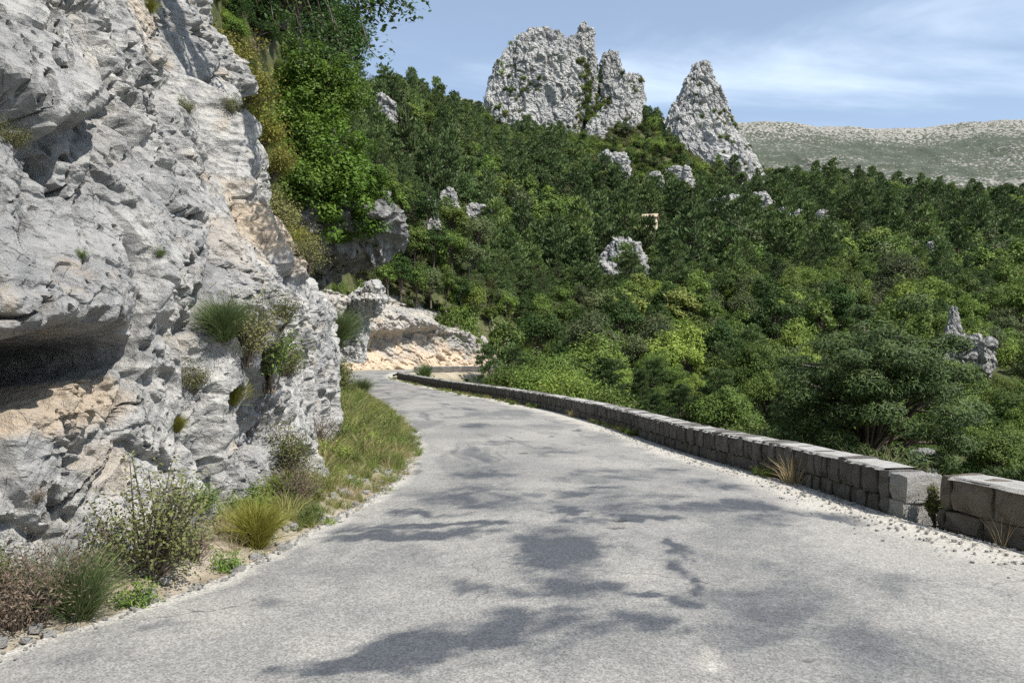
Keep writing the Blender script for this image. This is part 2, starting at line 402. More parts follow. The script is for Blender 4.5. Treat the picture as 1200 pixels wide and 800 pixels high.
c = t.mix(t.ramp(n, .35, .7), (0.44, 0.43, 0.405), (0.33, 0.32, 0.30)); c = t.mix(t.ramp(n2, .55, .75, 0, .6), c, (0.16, 0.155, 0.145)); t.color(c); t.bump(n2, 0.8, 0.03); M['coping'] = t.m
t = NT('house_plaster'); v = t.coord('Object'); n = t.noise(v, 1.2, 6, 0.7)
t.color(t.mix(n, (0.52, 0.44, 0.30), (0.64, 0.56, 0.41))); M['plaster'] = t.m
t = NT('roof_tiles'); v = t.coord('Object'); n = t.noise(v, 2.2, 6, 0.7)
t.color(t.mix(n, (0.34, 0.25, 0.17), (0.50, 0.42, 0.30))); M['tile'] = t.m
t = NT('dark_glass'); t.bsdf.inputs['Base Color'].default_value = (0.03, 0.03, 0.035, 1); t.bsdf.inputs['Roughness'].default_value = 0.1; M['glass'] = t.m

# ------------------------------------------------------------------ road lines
LEFT = [(-7.5, -26), (-5.6, -12), (-4.2, 0), (-2.9, 4.6), (-2.41, 5.73), (-2.1, 6.7), (-1.88, 8.3), (-1.62, 10.3), (-1.79, 15.1), (-3.07, 22.4), (-5.2, 31), (-8.6, 43.6), (-14.2, 62), (-17.6, 78), (-18, 96), (-13, 108), (-3, 116), (9, 126)]
RIGHT = [(8.2, -26), (6.9, -12), (5.45, 0), (4.85, 4.6), (4.68, 5.9), (4.47, 7.1), (4.1, 8.6), (3.85, 10.7), (3.1, 14.2), (2.14, 21.2), (0.0, 30.5), (-3.6, 42.5), (-9.2, 64.6), (-11.6, 80), (-11.6, 92), (-8.5, 99.5), (-0.5, 107.5), (11, 117)]

def catmull(P, per=40):
    P = np.asarray(P, float); out = []
    Q = np.vstack([2 * P[0] - P[1], P, 2 * P[-1] - P[-2]])
    for i in range(1, len(Q) - 2):
        # centripetal form
        p0, p1, p2, p3 = Q[i - 1:i + 3]
        t0 = 0; t1 = t0 + np.linalg.norm(p1 - p0) ** .5; t2 = t1 + np.linalg.norm(p2 - p1) ** .5; t3 = t2 + np.linalg.norm(p3 - p2) ** .5
        tt = np.linspace(t1, t2, per, endpoint=False)[:, None]
        a1 = (t1 - tt) / (t1 - t0) * p0 + (tt - t0) / (t1 - t0) * p1
        a2 = (t2 - tt) / (t2 - t1) * p1 + (tt - t1) / (t2 - t1) * p2
        a3 = (t3 - tt) / (t3 - t2) * p2 + (tt - t2) / (t3 - t2) * p3
        b1 = (t2 - tt) / (t2 - t0) * a1 + (tt - t0) / (t2 - t0) * a2
        b2 = (t3 - tt) / (t3 - t1) * a2 + (tt - t1) / (t3 - t1) * a3
        out.append((t2 - tt) / (t2 - t1) * b1 + (tt - t1) / (t2 - t1) * b2)
    return np.vstack(out + [P[-1:]])

def resample(P, step):
    s = np.concatenate([[0], np.cumsum(np.linalg.norm(np.diff(P, axis=0), axis=1))])
    n = max(2, int(s[-1] / step)); q = np.linspace(0, s[-1], n + 1)
    return np.stack([np.interp(q, s, P[:, k]) for k in range(P.shape[1])], 1), q

Lc, Rc = catmull(LEFT), catmull(RIGHT)

def line_dist(P, C):                           # distance to a polyline and side (+ right of travel)
    best = np.full(len(P), 1e9); side = np.zeros(len(P))
    A, B = C[:-1], C[1:]
    for a, b in zip(A[::4], np.vstack([C[4::4], C[-1:]])[:len(A[::4])]):
        ab = b - a; L2 = ab @ ab + 1e-9
        tt = np.clip(((P - a) @ ab) / L2, 0, 1)
        q = P - a - tt[:, None] * ab
        d = np.hypot(q[:, 0], q[:, 1]); m = d < best
        best[m] = d[m]; side[m] = np.sign(ab[0] * -(P[m, 1] - a[1]) + ab[1] * (P[m, 0] - a[0]))
    return best, side

# ------------------------------------------------------------------ terrain height
CT = []                                        # (photo column, distance, height)
for x_, prof in {
    1500: [(12, -6), (22, -9), (40, -9), (62, -8), (90, -4), (130, 4), (200, 18), (300, 40), (430, 62), (600, 45)],
    1200: [(14, -3), (22, -7), (38, -9.5), (58, -9), (82, -5), (120, 4), (200, 20), (300, 45), (440, 80), (600, 50)],
    1000: [(16, -2.5), (24, -6), (40, -9), (60, -8), (85, -4), (120, 4), (200, 22), (300, 50), (430, 88), (600, 50)],
    870: [(20, -2.5), (30, -6), (45, -8), (65, -7), (90, -3), (120, 3), (200, 22), (300, 52), (370, 78), (400, 92), (600, 60)],
    750: [(24, -2), (34, -5), (50, -8), (70, -6), (95, -2), (130, 5), (200, 22), (280, 43), (330, 70), (370, 95), (405, 119), (600, 85)],
    640: [(34, -2), (46, -6), (64, -7), (84, -5), (108, -1.5), (135, 4), (180, 18), (260, 46), (330, 78), (370, 98), (405, 117), (600, 90)],
    570: [(45, -2), (60, -5), (85, -5), (128, 6), (150, 13), (190, 27), (260, 52), (340, 90), (400, 117), (600, 95)],
    500: [(60, -2), (85, -3.5), (128, 12), (150, 23), (200, 43), (270, 74), (390, 118), (600, 100)],
    440: [(128, 16), (150, 30), (200, 52), (270, 82), (380, 118), (600, 105)],
    380: [(85, 24), (120, 34), (160, 48), (220, 68), (380, 110), (600, 110)],
    200: [(40, 34), (80, 52), (200, 90), (380, 125), (600, 125)],
    -300: [(20, 20), (60, 50), (200, 100), (500, 140)],
    -2500: [(20, 24), (60, 55), (200, 110), (500, 150)],
}.items():
    for d_, z_ in prof: CT.append(((x_ - 600) / F_PX * d_, d_, z_))
for p in [(-30, -30, 22), (-90, -60, 60), (30, -30, -14), (90, -60, -40), (0, -80, -8), (25, 0, -9), (60, 10, -14), (120, 20, -20), (200, 60, -12), (-200, -200, 90), (200, -200, -50)]: CT.append(p)
CT = np.array(CT, float)
def lp(X, Y):                                  # log-radial coordinates keep far and near equally smooth
    r = np.hypot(X, Y) + 1e-6; k = np.log1p(r / 12.0) / r
    return np.stack([X * k, Y * k], 1)
cp = lp(CT[:, 0], CT[:, 1]); nC = len(CT)
def tker(a, b):
    d = np.linalg.norm(a[:, None, :] - b[None, :, :], axis=2) + 1e-9
    return d * d * np.log(d)
A = np.zeros((nC + 3, nC + 3)); A[:nC, :nC] = tker(cp, cp) + np.eye(nC) * 0.004
A[:nC, nC] = 1; A[:nC, nC + 1:] = cp; A[nC, :nC] = 1; A[nC + 1:, :nC] = cp.T
wt_ = np.linalg.solve(A, np.concatenate([CT[:, 2], np.zeros(3)]))

def terrain(P):
    P = np.asarray(P, float); X, Y = P[:, 0], P[:, 1]
    q = lp(X, Y); z = tker(q, cp) @ wt_[:nC] + wt_[nC] + q @ wt_[nC + 1:]
    r = np.hypot(X, Y)
    P3 = np.stack([X, Y, np.zeros(len(X))], 1)
    am = sm(60, 250, r)
    z = z + am * (5.0 * fbm(P3 / 42.0, 3, 4) + 3.0 * np.abs(fbm(P3 / 70.0, 9, 3))) + 0.25 * fbm(P3 / 5.0, 5, 3)
    near = r < 190
    if near.any():
        Pn = P[near]; dl, sl = line_dist(Pn, Lc); dr, sr = line_dist(Pn, Rc)
        zn = z[near]; yn = Pn[:, 1]
        inside = (sl > 0) & (sr < 0) & (dl + dr < 13)
        left = ~inside & (sl <= 0) & (dl < dr)
        right = ~inside & ~left
        but = 1 - sm(20.5, 24.5, yn)               # behind the big rock face the bank starts further back
        zl = but * (-0.3 + 1.2 * np.clip(dl - 2.9, 0, 99)) + (1 - but) * (-0.3 + 2.5 * np.clip(dl - 1.3, 0, 8) + 0.8 * np.clip(dl - 9.3, 0, 400))
        far = sm(60, 84, yn)
        zl = zl * (1 - far) + far * np.where(dl < 5.5, -0.02, -0.02 + (zn + 0.02) * sm(5.5, 13, dl))
        zr = np.where(dr < 0.75, -0.16, np.maximum(-0.08 - 0.62 * (dr - 0.75), np.minimum(zn, 0) ))
        zr = np.where(dr > 14, zn * sm(14, 30, dr) + zr * (1 - sm(14, 30, dr)), zr)
        zz_ = np.where(inside, -0.30, np.where(left, zl, zr))
        wx_ = sm(5, 13, Pn[:, 0]) * sm(104, 112, yn)      # past the last visible piece of road the slope closes again
        z[near] = zz_ * (1 - wx_) + zn * wx_
    return z

rr = np.concatenate([np.linspace(0.5, 12, 24), np.geomspace(12.6, 760, 230)])
aa = np.concatenate([np.radians(np.linspace(-50, 50, 400)), np.radians(np.linspace(50, 310, 90))[1:-1]])
R_, A_ = np.meshgrid(rr, aa, indexing='ij')
gx, gy = (R_ * np.sin(A_)).ravel(), (R_ * np.cos(A_)).ravel()
gz = terrain(np.stack([gx, gy], 1))
Vg = np.vstack([np.stack([gx, gy, gz], 1)])
gd = np.full(len(Vg), 99.0); gn = np.hypot(gx, gy) < 170
gd[gn] = np.minimum(line_dist(Vg[gn, :2], Lc)[0], line_dist(Vg[gn, :2], Rc)[0] + 1.5)
ground_me = mesh_np('ground', Vg, grid_faces(len(rr), len(aa), True), M['ground'], True, {'bare': sm(5, 3, gd) * sm(60, 75, gy)})
add('ground', ground_me, kind='structure')

GB = BVHTree.FromPolygons(Vg.tolist(), grid_faces(len(rr), len(aa), True).tolist())
def ghit(x, y, dmin=12.0):
    dv = Vector(((x - 600) / F_PX, 1, (HOR - y) / F_PX)); o_ = Vector((0, 0, CAMH)) + dv * dmin
    h = GB.ray_cast(o_, dv.normalized()); return tuple(h[0]) if h[0] is not None else None
def chit(x, y, h=7.6, dmin=60.0):              # where the sight line meets the tree tops: the ground there and its distance
    dv = Vector(((x - 600) / F_PX, 1, (HOR - y) / F_PX)); o_ = Vector((0, 0, CAMH - h)) + dv * dmin
    q = GB.ray_cast(o_, dv.normalized())
    return float(q[0].y) if q[0] is not None else 380.0

# far country: one sheet out to the horizon below everything
n = 60; gxx = np.linspace(-9000, 9000, n); X_, Y_ = np.meshgrid(gxx, gxx, indexing='ij')
rz_ = np.hypot(X_, Y_)
Z_ = -60 - 60 * sm(0, 900, rz_)
add('far_ground', mesh_np('far_ground', np.stack([X_.ravel(), Y_.ravel(), Z_.ravel()], 1), grid_faces(n, n), M['ground'], True), kind='structure')

# limestone plateau on the skyline
na, nd = 420, 120
pa = np.linspace(-0.45, 1.15, na); pt = np.linspace(0, 1, nd)
PA, PT = np.meshgrid(pa, pt, indexing='ij')
xpx = 600 + F_PX * PA
top = np.interp(xpx, [150, 420, 470, 520, 600, 800, 880, 960, 1030, 1100, 1150, 1200, 1300, 1700], [118, 110, 112, 118, 130, 145, 149, 152, 153, 151, 147, 144, 140, 128])
D0, D1 = 900.0, 2100.0
D = D0 + (D1 - D0) * PT
bot_z = -40.0
top_z = CAMH + (HOR - top) / F_PX * D1
prof = np.interp(PT, [0, .12, .45, .68, .80, .88, 1.0], [0, .12, .52, .74, .84, .955, 1.0])
PX_, PY_ = (PA * D).ravel(), D.ravel()
P3 = np.stack([PX_, PY_, np.zeros(PX_.size)], 1)
nz = fbm(P3 / 160.0, 31, 5, 0.6) * 26 + facet(P3 / 60.0, 33, 0.8) * 9
PZ_ = (bot_z + (top_z - bot_z) * prof).ravel() + nz * np.interp(PT, [0, .5, .93, 1], [.5, 1, .5, .12]).ravel()
bandv = np.interp(PT, [0, .40, .60, .72, .80, .90, 1.0], [-.04, -0.02, 0.07, 0.10, 0.09, -0.13, -0.22]).ravel()
Vp = np.stack([PX_, PY_, PZ_], 1)
back = Vp.reshape(na, nd, 3)[:, -1, :].copy(); back[:, 1] += 500; back[:, 2] -= 30
Vp = np.concatenate([Vp.reshape(na, nd, 3), back[:, None, :]], 1).reshape(-1, 3)
bandv = np.concatenate([bandv.reshape(na, nd), np.full((na, 1), -.3)], 1).ravel()
add('plateau', mesh_np('plateau', Vp, grid_faces(na, nd + 1)[:, ::-1], M['plateau'], False, {'band': bandv}), kind='structure')

# ------------------------------------------------------------------ road
s_l = np.linspace(0, 1, len(Lc))
idx = [0]
step_rows = []
for k in range(len(LEFT) - 1):
    seg = np.hypot(*(np.array(LEFT[k + 1]) - LEFT[k])); y0 = LEFT[k][1]
    st_ = 0.05 if 0 <= y0 < 9 else (0.09 if y0 < 16 and y0 >= 0 else (0.25 if 0 <= y0 < 45 else 0.6))
    nrow = max(2, int(seg / st_)); step_rows.append(np.linspace(k, k + 1, nrow, endpoint=False))
rows = np.concatenate(step_rows + [[len(LEFT) - 1.0]])
par = np.arange(len(Lc)) / 40.0
Lr = np.stack([np.interp(rows, par, Lc[:, k]) for k in (0, 1)], 1); Rr = np.stack([np.interp(rows, par, Rc[:, k]) for k in (0, 1)], 1)
nc = 130; f = np.linspace(-0.008, 1.0, nc)
RP = Lr[:, None, :] * (1 - f)[None, :, None] + Rr[:, None, :] * f[None, :, None]
XY = RP.reshape(-1, 2); ff = np.tile(f, len(rows))
P3 = np.stack([XY[:, 0], XY[:, 1], np.zeros(len(XY))], 1)
wob = 0.07 * fbm(P3 * 2.5, 77, 3)
XY[:, 0] += np.where(ff < 0.01, 1, 0) * wob
rz = 0.012 * fbm(P3 * 0.8, 70, 3) + 0.03 * np.sin(np.clip(ff, 0, 1) * math.pi)
# worn and bled patches of the surfacing: (column, row, half width, half height, depth of wear)
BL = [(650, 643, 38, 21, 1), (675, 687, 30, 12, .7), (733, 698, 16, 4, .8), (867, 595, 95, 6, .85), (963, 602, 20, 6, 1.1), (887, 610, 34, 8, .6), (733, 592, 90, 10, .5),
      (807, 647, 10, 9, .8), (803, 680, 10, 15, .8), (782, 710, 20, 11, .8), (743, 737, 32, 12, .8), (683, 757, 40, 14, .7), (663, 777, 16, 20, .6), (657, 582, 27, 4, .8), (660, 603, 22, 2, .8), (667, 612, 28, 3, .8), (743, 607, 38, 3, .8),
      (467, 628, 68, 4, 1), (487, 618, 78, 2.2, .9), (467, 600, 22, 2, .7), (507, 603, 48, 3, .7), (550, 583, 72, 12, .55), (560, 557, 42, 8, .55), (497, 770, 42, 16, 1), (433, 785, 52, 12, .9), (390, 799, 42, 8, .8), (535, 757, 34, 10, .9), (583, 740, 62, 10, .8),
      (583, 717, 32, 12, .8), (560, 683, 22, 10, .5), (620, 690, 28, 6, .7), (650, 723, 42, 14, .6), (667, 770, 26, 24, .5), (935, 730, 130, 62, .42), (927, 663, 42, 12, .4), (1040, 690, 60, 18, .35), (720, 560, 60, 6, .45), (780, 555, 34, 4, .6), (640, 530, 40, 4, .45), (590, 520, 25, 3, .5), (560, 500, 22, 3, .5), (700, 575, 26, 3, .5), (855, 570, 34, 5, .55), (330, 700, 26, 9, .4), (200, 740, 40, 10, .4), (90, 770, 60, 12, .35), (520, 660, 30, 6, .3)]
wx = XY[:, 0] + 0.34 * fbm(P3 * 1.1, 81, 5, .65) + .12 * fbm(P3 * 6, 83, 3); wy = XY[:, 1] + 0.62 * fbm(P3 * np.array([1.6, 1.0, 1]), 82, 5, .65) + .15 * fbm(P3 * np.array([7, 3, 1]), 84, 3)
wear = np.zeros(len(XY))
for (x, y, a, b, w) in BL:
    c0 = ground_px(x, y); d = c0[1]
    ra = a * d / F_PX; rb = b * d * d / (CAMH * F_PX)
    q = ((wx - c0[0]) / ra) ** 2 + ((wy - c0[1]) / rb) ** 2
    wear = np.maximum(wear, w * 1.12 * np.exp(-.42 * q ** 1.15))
sA = np.repeat(np.concatenate([[0], np.cumsum(np.linalg.norm(np.diff((Lr + Rr) / 2, axis=0), axis=1))]), nc); cross = ff * 6.5
Pt = np.stack([cross, sA, 0 * sA], 1); Pt = Pt + .35 * np.stack([fbm(Pt * .8, 301, 3), fbm(Pt * .8, 302, 3), 0 * sA], 1)
tracks = np.exp(-((cross - 1.5) / .5) ** 2) + np.exp(-((cross - 3.2) / .45) ** 2) + .8 * np.exp(-((cross - 4.9) / .5) ** 2)     # where wheels polish the chippings
bleed = fbm(Pt * np.array([1.5, .42, 1]), 303, 5, .62)
streak = fbm(Pt * np.array([2.2, .16, 1]), 304, 4, .55)
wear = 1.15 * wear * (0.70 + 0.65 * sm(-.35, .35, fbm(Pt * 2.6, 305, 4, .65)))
nearfade = 1 - .75 * sm(12, 8, XY[:, 1])
wear = np.maximum(wear, nearfade * 0.62 * sm(.04, .42, bleed + .12 * tracks) * sm(-.5, .3, streak)) + .12 * tracks * sm(-.3, .4, streak)
wear = np.maximum(wear, .46 * sm(-.12, .38, fbm(Pt * np.array([1.1, .7, 1]), 306, 5, .65)))
far_w = sm(10, 22, XY[:, 1])
wear = np.maximum(wear, 0.55 * far_w * sm(0.05, 0.45, fbm(P3 * np.array([0.9, 0.25, 1]), 90, 4)))
hole = np.zeros(len(XY))
for (x, y, a, b) in [(725, 612, 15, 1.6), (722, 621, 14, 2.0), (613, 532, 6, 1), (647, 512, 5, .8), (675, 505, 7, .8), (945, 777, 9, 3)]:
    c0 = ground_px(x, y); d = c0[1]
    q = ((XY[:, 0] - c0[0]) / (a * d / F_PX)) ** 2 + ((XY[:, 1] - c0[1] + 0.05 * fbm(P3 * 9, 5, 2)) / (b * d * d / (CAMH * F_PX))) ** 2
    hole = np.maximum(hole, 0.9 * np.clip(1.2 - q, 0, 1))
w_road = np.linalg.norm(np.repeat(Rr - Lr, nc, 0), axis=1)
edge = np.maximum(sm(1.25, 0.15, (1 - ff) * w_road + 0.45 * fbm(P3 * 1.4, 95, 4)) * 0.95, 0.7 * sm(0.30, 0.02, ff * w_road + 0.18 * fbm(P3 * 2.4, 97, 4)))
c0 = ground_px(833, 782); edge = np.maximum(edge, 0.75 * np.clip(1.1 - np.hypot((XY[:, 0] - c0[0]) / .13, (XY[:, 1] - c0[1]) / .35) + 0.5 * fbm(P3 * 8, 96, 3), 0, 1))
rz -= 0.02 * hole
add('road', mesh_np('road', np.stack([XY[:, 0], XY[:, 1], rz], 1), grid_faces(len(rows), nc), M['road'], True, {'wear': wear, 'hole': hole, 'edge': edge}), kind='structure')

# ------------------------------------------------------------------ cliff beside the road
FOOT = [(-7.2, -6), (-5.9, -1), (-4.7, 2.2), (-3.75, 4.2), (-3.25, 5.2), (-2.95, 6.1), (-2.58, 7.1), (-2.45, 9), (-2.55, 12), (-3.0, 15.0), (-3.7, 17.6), (-5.4, 19.8), (-8.0, 21.5), (-12, 23)]
Fc = catmull(FOOT, 40); nvv = 560
fy = Fc[:, 1]
wgt = 1.0 / np.interp(np.linalg.norm(Fc, axis=1), [3, 5, 20], [0.022, 0.011, 0.030]); wgt[fy < 2] = 1 / 0.05; wgt[fy > 20.5] = 1 / 0.06
sl_ = np.concatenate([[0], np.cumsum(np.linalg.norm(np.diff(Fc, axis=0), axis=1) * 0.5 * (wgt[1:] + wgt[:-1]))])
nu = int(sl_[-1]); nu = min(nu, 1150)
q = np.linspace(0, sl_[-1], nu)
FU = np.stack([np.interp(q, sl_, Fc[:, k]) for k in (0, 1)], 1)
T = np.gradient(FU, axis=0)
k_ = 25; ker = np.ones(2 * k_ + 1) / (2 * k_ + 1)
T = np.stack([np.convolve(np.pad(T[:, k] / np.linalg.norm(T, axis=1), k_, 'edge'), ker, 'valid') for k in (0, 1)], 1); T /= np.linalg.norm(T, axis=1)[:, None]
NO = np.stack([T[:, 1], -T[:, 0]], 1)          # horizontal normal towards the road
vz = np.concatenate([np.linspace(-0.4, 3.6, 330, endpoint=False), np.linspace(3.6, 11.5, nvv - 330)])
UU, ZZ = np.meshgrid(np.arange(nu), vz, indexing='ij')
ui = UU.ravel(); z0 = ZZ.ravel()
yy = FU[ui, 1]
lean = np.interp(z0, [-0.4, 0, 0.9, 1.5, 2.4, 4, 8, 11.5], [-0.10, 0, 0.22, 0.34, 0.50, 1.20, 3.05, 4.9])
P0 = np.stack([FU[ui, 0] - NO[ui, 0] * lean, FU[ui, 1] - NO[ui, 1] * lean, z0], 1)
wp = P0 + 0.30 * np.stack([fbm(P0 * 0.9, 41, 3), fbm(P0 * 0.9, 42, 3), fbm(P0 * 0.9, 43, 3)], 1)
# bedding/joint frame: dipping away to the right
ca, sa = math.cos(math.radians(58)), math.sin(math.radians(58))
along, up = wp[:, 1], wp[:, 2]
b1_, b2_ = along * ca - up * sa, along * sa + up * ca
Q = np.stack([wp[:, 0], b1_, b2_], 1)
rough = sm(-0.02, 0.34, fbm(P0 * 0.8, 14, 3))            # smooth slabs between broken bands
def plane(seed_, wamp, wfr, rot_deg, cu, cv):            # coordinates on the face, jittered and turned so the joints run steeply
    c_, s_ = math.cos(math.radians(rot_deg)), math.sin(math.radians(rot_deg))
    a_ = arc + wamp * fbm(P0 * wfr, seed_, 4, .6); b_ = z0 + wamp * fbm(P0 * wfr, seed_ + 5, 4, .6)
    return np.stack([np.full(len(a_), .37), (a_ * c_ - b_ * s_) / cu, (a_ * s_ + b_ * c_) / cv], 1)
arc = np.concatenate([[0], np.cumsum(np.linalg.norm(np.diff(FU, axis=0), axis=1))])[ui]
Q1 = plane(401, .25, 1.0, 24, 1.9, 2.6); Q2 = plane(411, .16, 1.6, 30, .85, 1.0); Q3 = plane(421, .07, 3.2, 38, .30, .30); Q4 = plane(431, .03, 7.0, 20, .12, .105)
D_ = 0.30 * fbm(P0 * 0.35, 13, 3) + 0.50 * facet(Q1, 11, 1.5, 0.16, 70)
D_ += (0.15 + 0.16 * rough) * facet(Q2, 12, 1.7, 0.55, 70)
D_ += (0.028 + 0.120 * rough) * facet(Q3, 15, 1.8, 0.6, 60)
D_ += (0.012 + 0.045 * rough) * facet(Q4, 16, 1.8, 0.5, 44)
D_ += 0.020 * fbm(P0 * 7.0, 17, 4, 0.7) * (0.6 + rough)
pit = sm(0.22, 0.44, fbm(P0 * np.array([1.6, 2.2, 1.9]), 21, 4, .6)); D_ -= 0.16 * pit                        # weathered pockets
for (cell_, dep_, sd_, thr_) in ((.62, .34, 441, .34), (.30, .17, 442, .36), (.14, .08, 443, .40)):             # solution holes
    f1_, f2_, h_, _r = voronoi(plane(sd_, .05, 4.0, 15, cell_ * .8, cell_ * 1.2), sd_)
    on_ = ((h_ >> 7) & 1023) / 1023.0 < thr_
    D_ -= np.where(on_, dep_ * np.clip(1.25 - (f1_ / (.16 + .16 * ((h_ >> 3) & 255) / 255.0)) ** 2, 0, 1), 0)
rl = np.abs(fbm(Q2 * np.array([1, 1.1, .45]), 23, 4, .55)); D_ -= 0.22 * sm(0.022, 0.0, rl) * sm(-.3, .0, fbm(P0 * 1.1, 24, 2))   # open joints
# the deep undercut at eye level and smaller hollows
zc = 1.66 + 0.05 * np.sin(yy * 2.1) + 0.06 * fbm(P0 * 1.6, 19, 2) + 0.03 * (yy - 5)
win = sm(3.0, 3.8, yy) * (1 - sm(6.2, 6.9, yy))
hz_ = 0.185
D_ -= 2.5 * win * np.exp(-(np.abs(z0 - zc) / (hz_ * (1 + .55 * fbm(P0 * np.array([2, 2.6, 2]), 191, 4, .6)) * (1 - .35 * sm(5.4, 6.8, yy)))) ** 5)
D_ += 0.38 * win * sm(zc + .16, zc + .25, z0) * (1 - sm(zc + .3, zc + 1.1, z0))
D_ += 0.02 * win * (1 - sm(zc - .26, zc - .18, z0)) * sm(0.2, 1.0, z0)
for (hy, hz0, ry, rz0, dep) in [(12.6, 4.15, .7, .28, .45), (13.6, 3.2, .35, .5, .25), (4.75, 2.85, .18, .24, .35), (6.9, 2.55, .10, .20, .3), (4.9, .74, .28, .10, .28), (9.2, .85, .30, .22, .35), (7.4, 4.1, .35, .22, .3), (8.3, 1.05, .2, .18, .3), (5.6, 3.4, .16, .14, .25), (10.6, 5.3, .5, .25, .4), (10.2, 1.6, .3, .2, .3)]:
    q2 = ((yy - hy) / ry) ** 2 + ((z0 - hz0) / rz0) ** 2
    D_ -= dep * np.exp(-q2 ** 1.6)
D_ += 0.35 * np.exp(-((yy - 13.5) / 1.6) ** 2 - ((z0 - 4.95) / .45) ** 2)
Pc = P0.copy(); Pc[:, 0] += NO[ui, 0] * D_; Pc[:, 1] += NO[ui, 1] * D_; Pc[:, 2] += 0.12 * D_
fresh = np.zeros(len(P0))
for (hy, hz0, ry, rz0, w) in [(5.7, 1.38, .9, .22, .9), (4.75, 2.25, .40, .30, .9), (4.9, .55, .38, .28, .85), (12.0, 3.6, 1.3, .55, .9), (5.1, .95, .25, .2, .5), (5.15, 3.3, .2, .45, .6), (9.0, 3.0, .5, .5, .3), (11.5, 6.4, .7, .6, .6), (6.3, .85, .25, .2, .5)]:
    fresh = np.maximum(fresh, w * np.clip(1.5 - ((yy - hy) / ry) ** 2 - ((z0 - hz0) / rz0) ** 2 + 1.1 * fbm(P0 * 4, 51, 4), 0, 1))
cliff_me = mesh_np('cliff', Pc, grid_faces(nu, nvv)[:, ::-1], M['cliff'], False, {'fresh': fresh})
add('cliff', cliff_me, kind='structure')

def lofted_rock(rings, mat, seed, cell, amp, nseg=150, nlev=110, squash=0.8, power=2.0, rough=1.0, zst=1.5):
    # rings: (z, x_left, x_right, y_centre, depth) from the top down; closed cap at the top
    R0 = np.array(rings, float)
    tt = np.concatenate([[0], np.cumsum(np.abs(np.diff(R0[:, 0])) + 0.25 * np.abs(np.diff(R0[:, 2] - R0[:, 1])))])
    q = np.linspace(0, tt[-1], nlev)
    RR = np.stack([np.interp(q, tt, R0[:, k]) for k in range(5)], 1)
    an = np.linspace(0, 2 * math.pi, nseg, endpoint=False)
    cx, hw = (RR[:, 1] + RR[:, 2]) / 2, (RR[:, 2] - RR[:, 1]) / 2
    ex = 2.0 / power
    ca_ = np.sign(np.cos(an)) * np.abs(np.cos(an)) ** ex; sa_ = np.sign(np.sin(an)) * np.abs(np.sin(an)) ** ex
    X = cx[:, None] + hw[:, None] * ca_[None]; Y = RR[:, 3][:, None] + RR[:, 4][:, None] * sa_[None]
    Z = np.repeat(RR[:, 0][:, None], nseg, 1)
    P = np.stack([X, Y, Z], -1)
    capn = 10
    cen = np.stack([cx[0], RR[0, 3], RR[0, 0]]); capr = np.linspace(0.02, 0.92, capn)[:, None, None]
    cap = cen + (P[0][None] - cen) * capr; cap[..., 2] += (1 - capr[..., 0] ** 2) * hw[0] * 0.25
    P = np.concatenate([cap, P], 0); nl = P.shape[0]
    G = np.gradient(P, axis=0); H = np.roll(P, -1, 1) - np.roll(P, 1, 1)
    Nn = np.cross(H, G); Nn /= np.linalg.norm(Nn, axis=-1)[..., None] + 1e-9
    c_all = P.reshape(-1, 3).mean(0)
    if (Nn * (P - c_all)).sum() < 0: Nn = -Nn
    V = P.reshape(-1, 3); Nf = Nn.reshape(-1, 3)
    wv = V + cell * 0.35 * np.stack([fbm(V / cell * .6, seed + k, 3) for k in (1, 2, 3)], 1)
    sc = np.array([1, 1, zst])
    d = amp * (1.2 * facet(wv / (cell * 1.6 * sc), seed + 4, 1.3, .15, 30) + 0.9 * facet(wv / (cell * .7 * sc), seed + 5, 1.3, .7, 28) + rough * 0.36 * facet(wv / (cell * .28 * sc), seed + 6, 1.3, .6, 26) + rough * 0.22 * fbm(wv / (cell * .16), seed + 7, 3))
    V = V + Nf * d[:, None]
    return V, grid_faces(nl, nseg, True)

# overhanging prow above the bend
def zpx(y, d): return CAMH + (HOR - y) / F_PX * d
d = 36.0
def xp(x, d=d): return (x - 600) / F_PX * d
PR = [(-16, 25.5), (-12.5, 28.2), (-9.6, 31), (-7.2, 33.4), (-5.5, 35.0), (-4.75, 36.4), (-5.3, 38.6), (-8.4, 43), (-12.5, 48), (-17, 54)]
Cp_, _ = resample(catmull(PR), 0.055)
T = np.gradient(Cp_, axis=0); T /= np.linalg.norm(T, axis=1)[:, None]; T = np.stack([np.convolve(np.pad(T[:, k], 20, 'edge'), np.ones(41) / 41, 'valid') for k in (0, 1)], 1); T /= np.linalg.norm(T, axis=1)[:, None]
NP = np.stack([T[:, 1], -T[:, 0]], 1)
prof_s = np.array([(-.5, -5.0), (1.5, -4.9), (3.4, -4.7), (4.5, -4.3), (5.2, -3.2), (6.0, -1.7), (6.6, -.5), (7.0, 0), (7.7, -.05), (8.3, -.5), (8.8, -1.3), (9.3, -2.6), (9.8, -4.6), (10.6, -7)])
ts = np.concatenate([[0], np.cumsum(np.hypot(*np.diff(prof_s, axis=0).T))]); qs = np.linspace(0, ts[-1], 240)
pz_, po_ = np.interp(qs, ts, prof_s[:, 0]), np.interp(qs, ts, prof_s[:, 1])
I3, J3 = np.meshgrid(np.arange(len(Cp_)), np.arange(240), indexing='ij'); i3, j3 = I3.ravel(), J3.ravel()
Pp = np.stack([Cp_[i3, 0] + NP[i3, 0] * po_[j3], Cp_[i3, 1] + NP[i3, 1] * po_[j3], pz_[j3] + .5 * fbm(np.stack([Cp_[i3, 0], Cp_[i3, 1], 0 * po_[j3]], 1) * .35, 208, 2)], 1)
pn_ = np.gradient(np.stack([po_, pz_], 1), axis=0); pn_ /= np.linalg.norm(pn_, axis=1)[:, None]
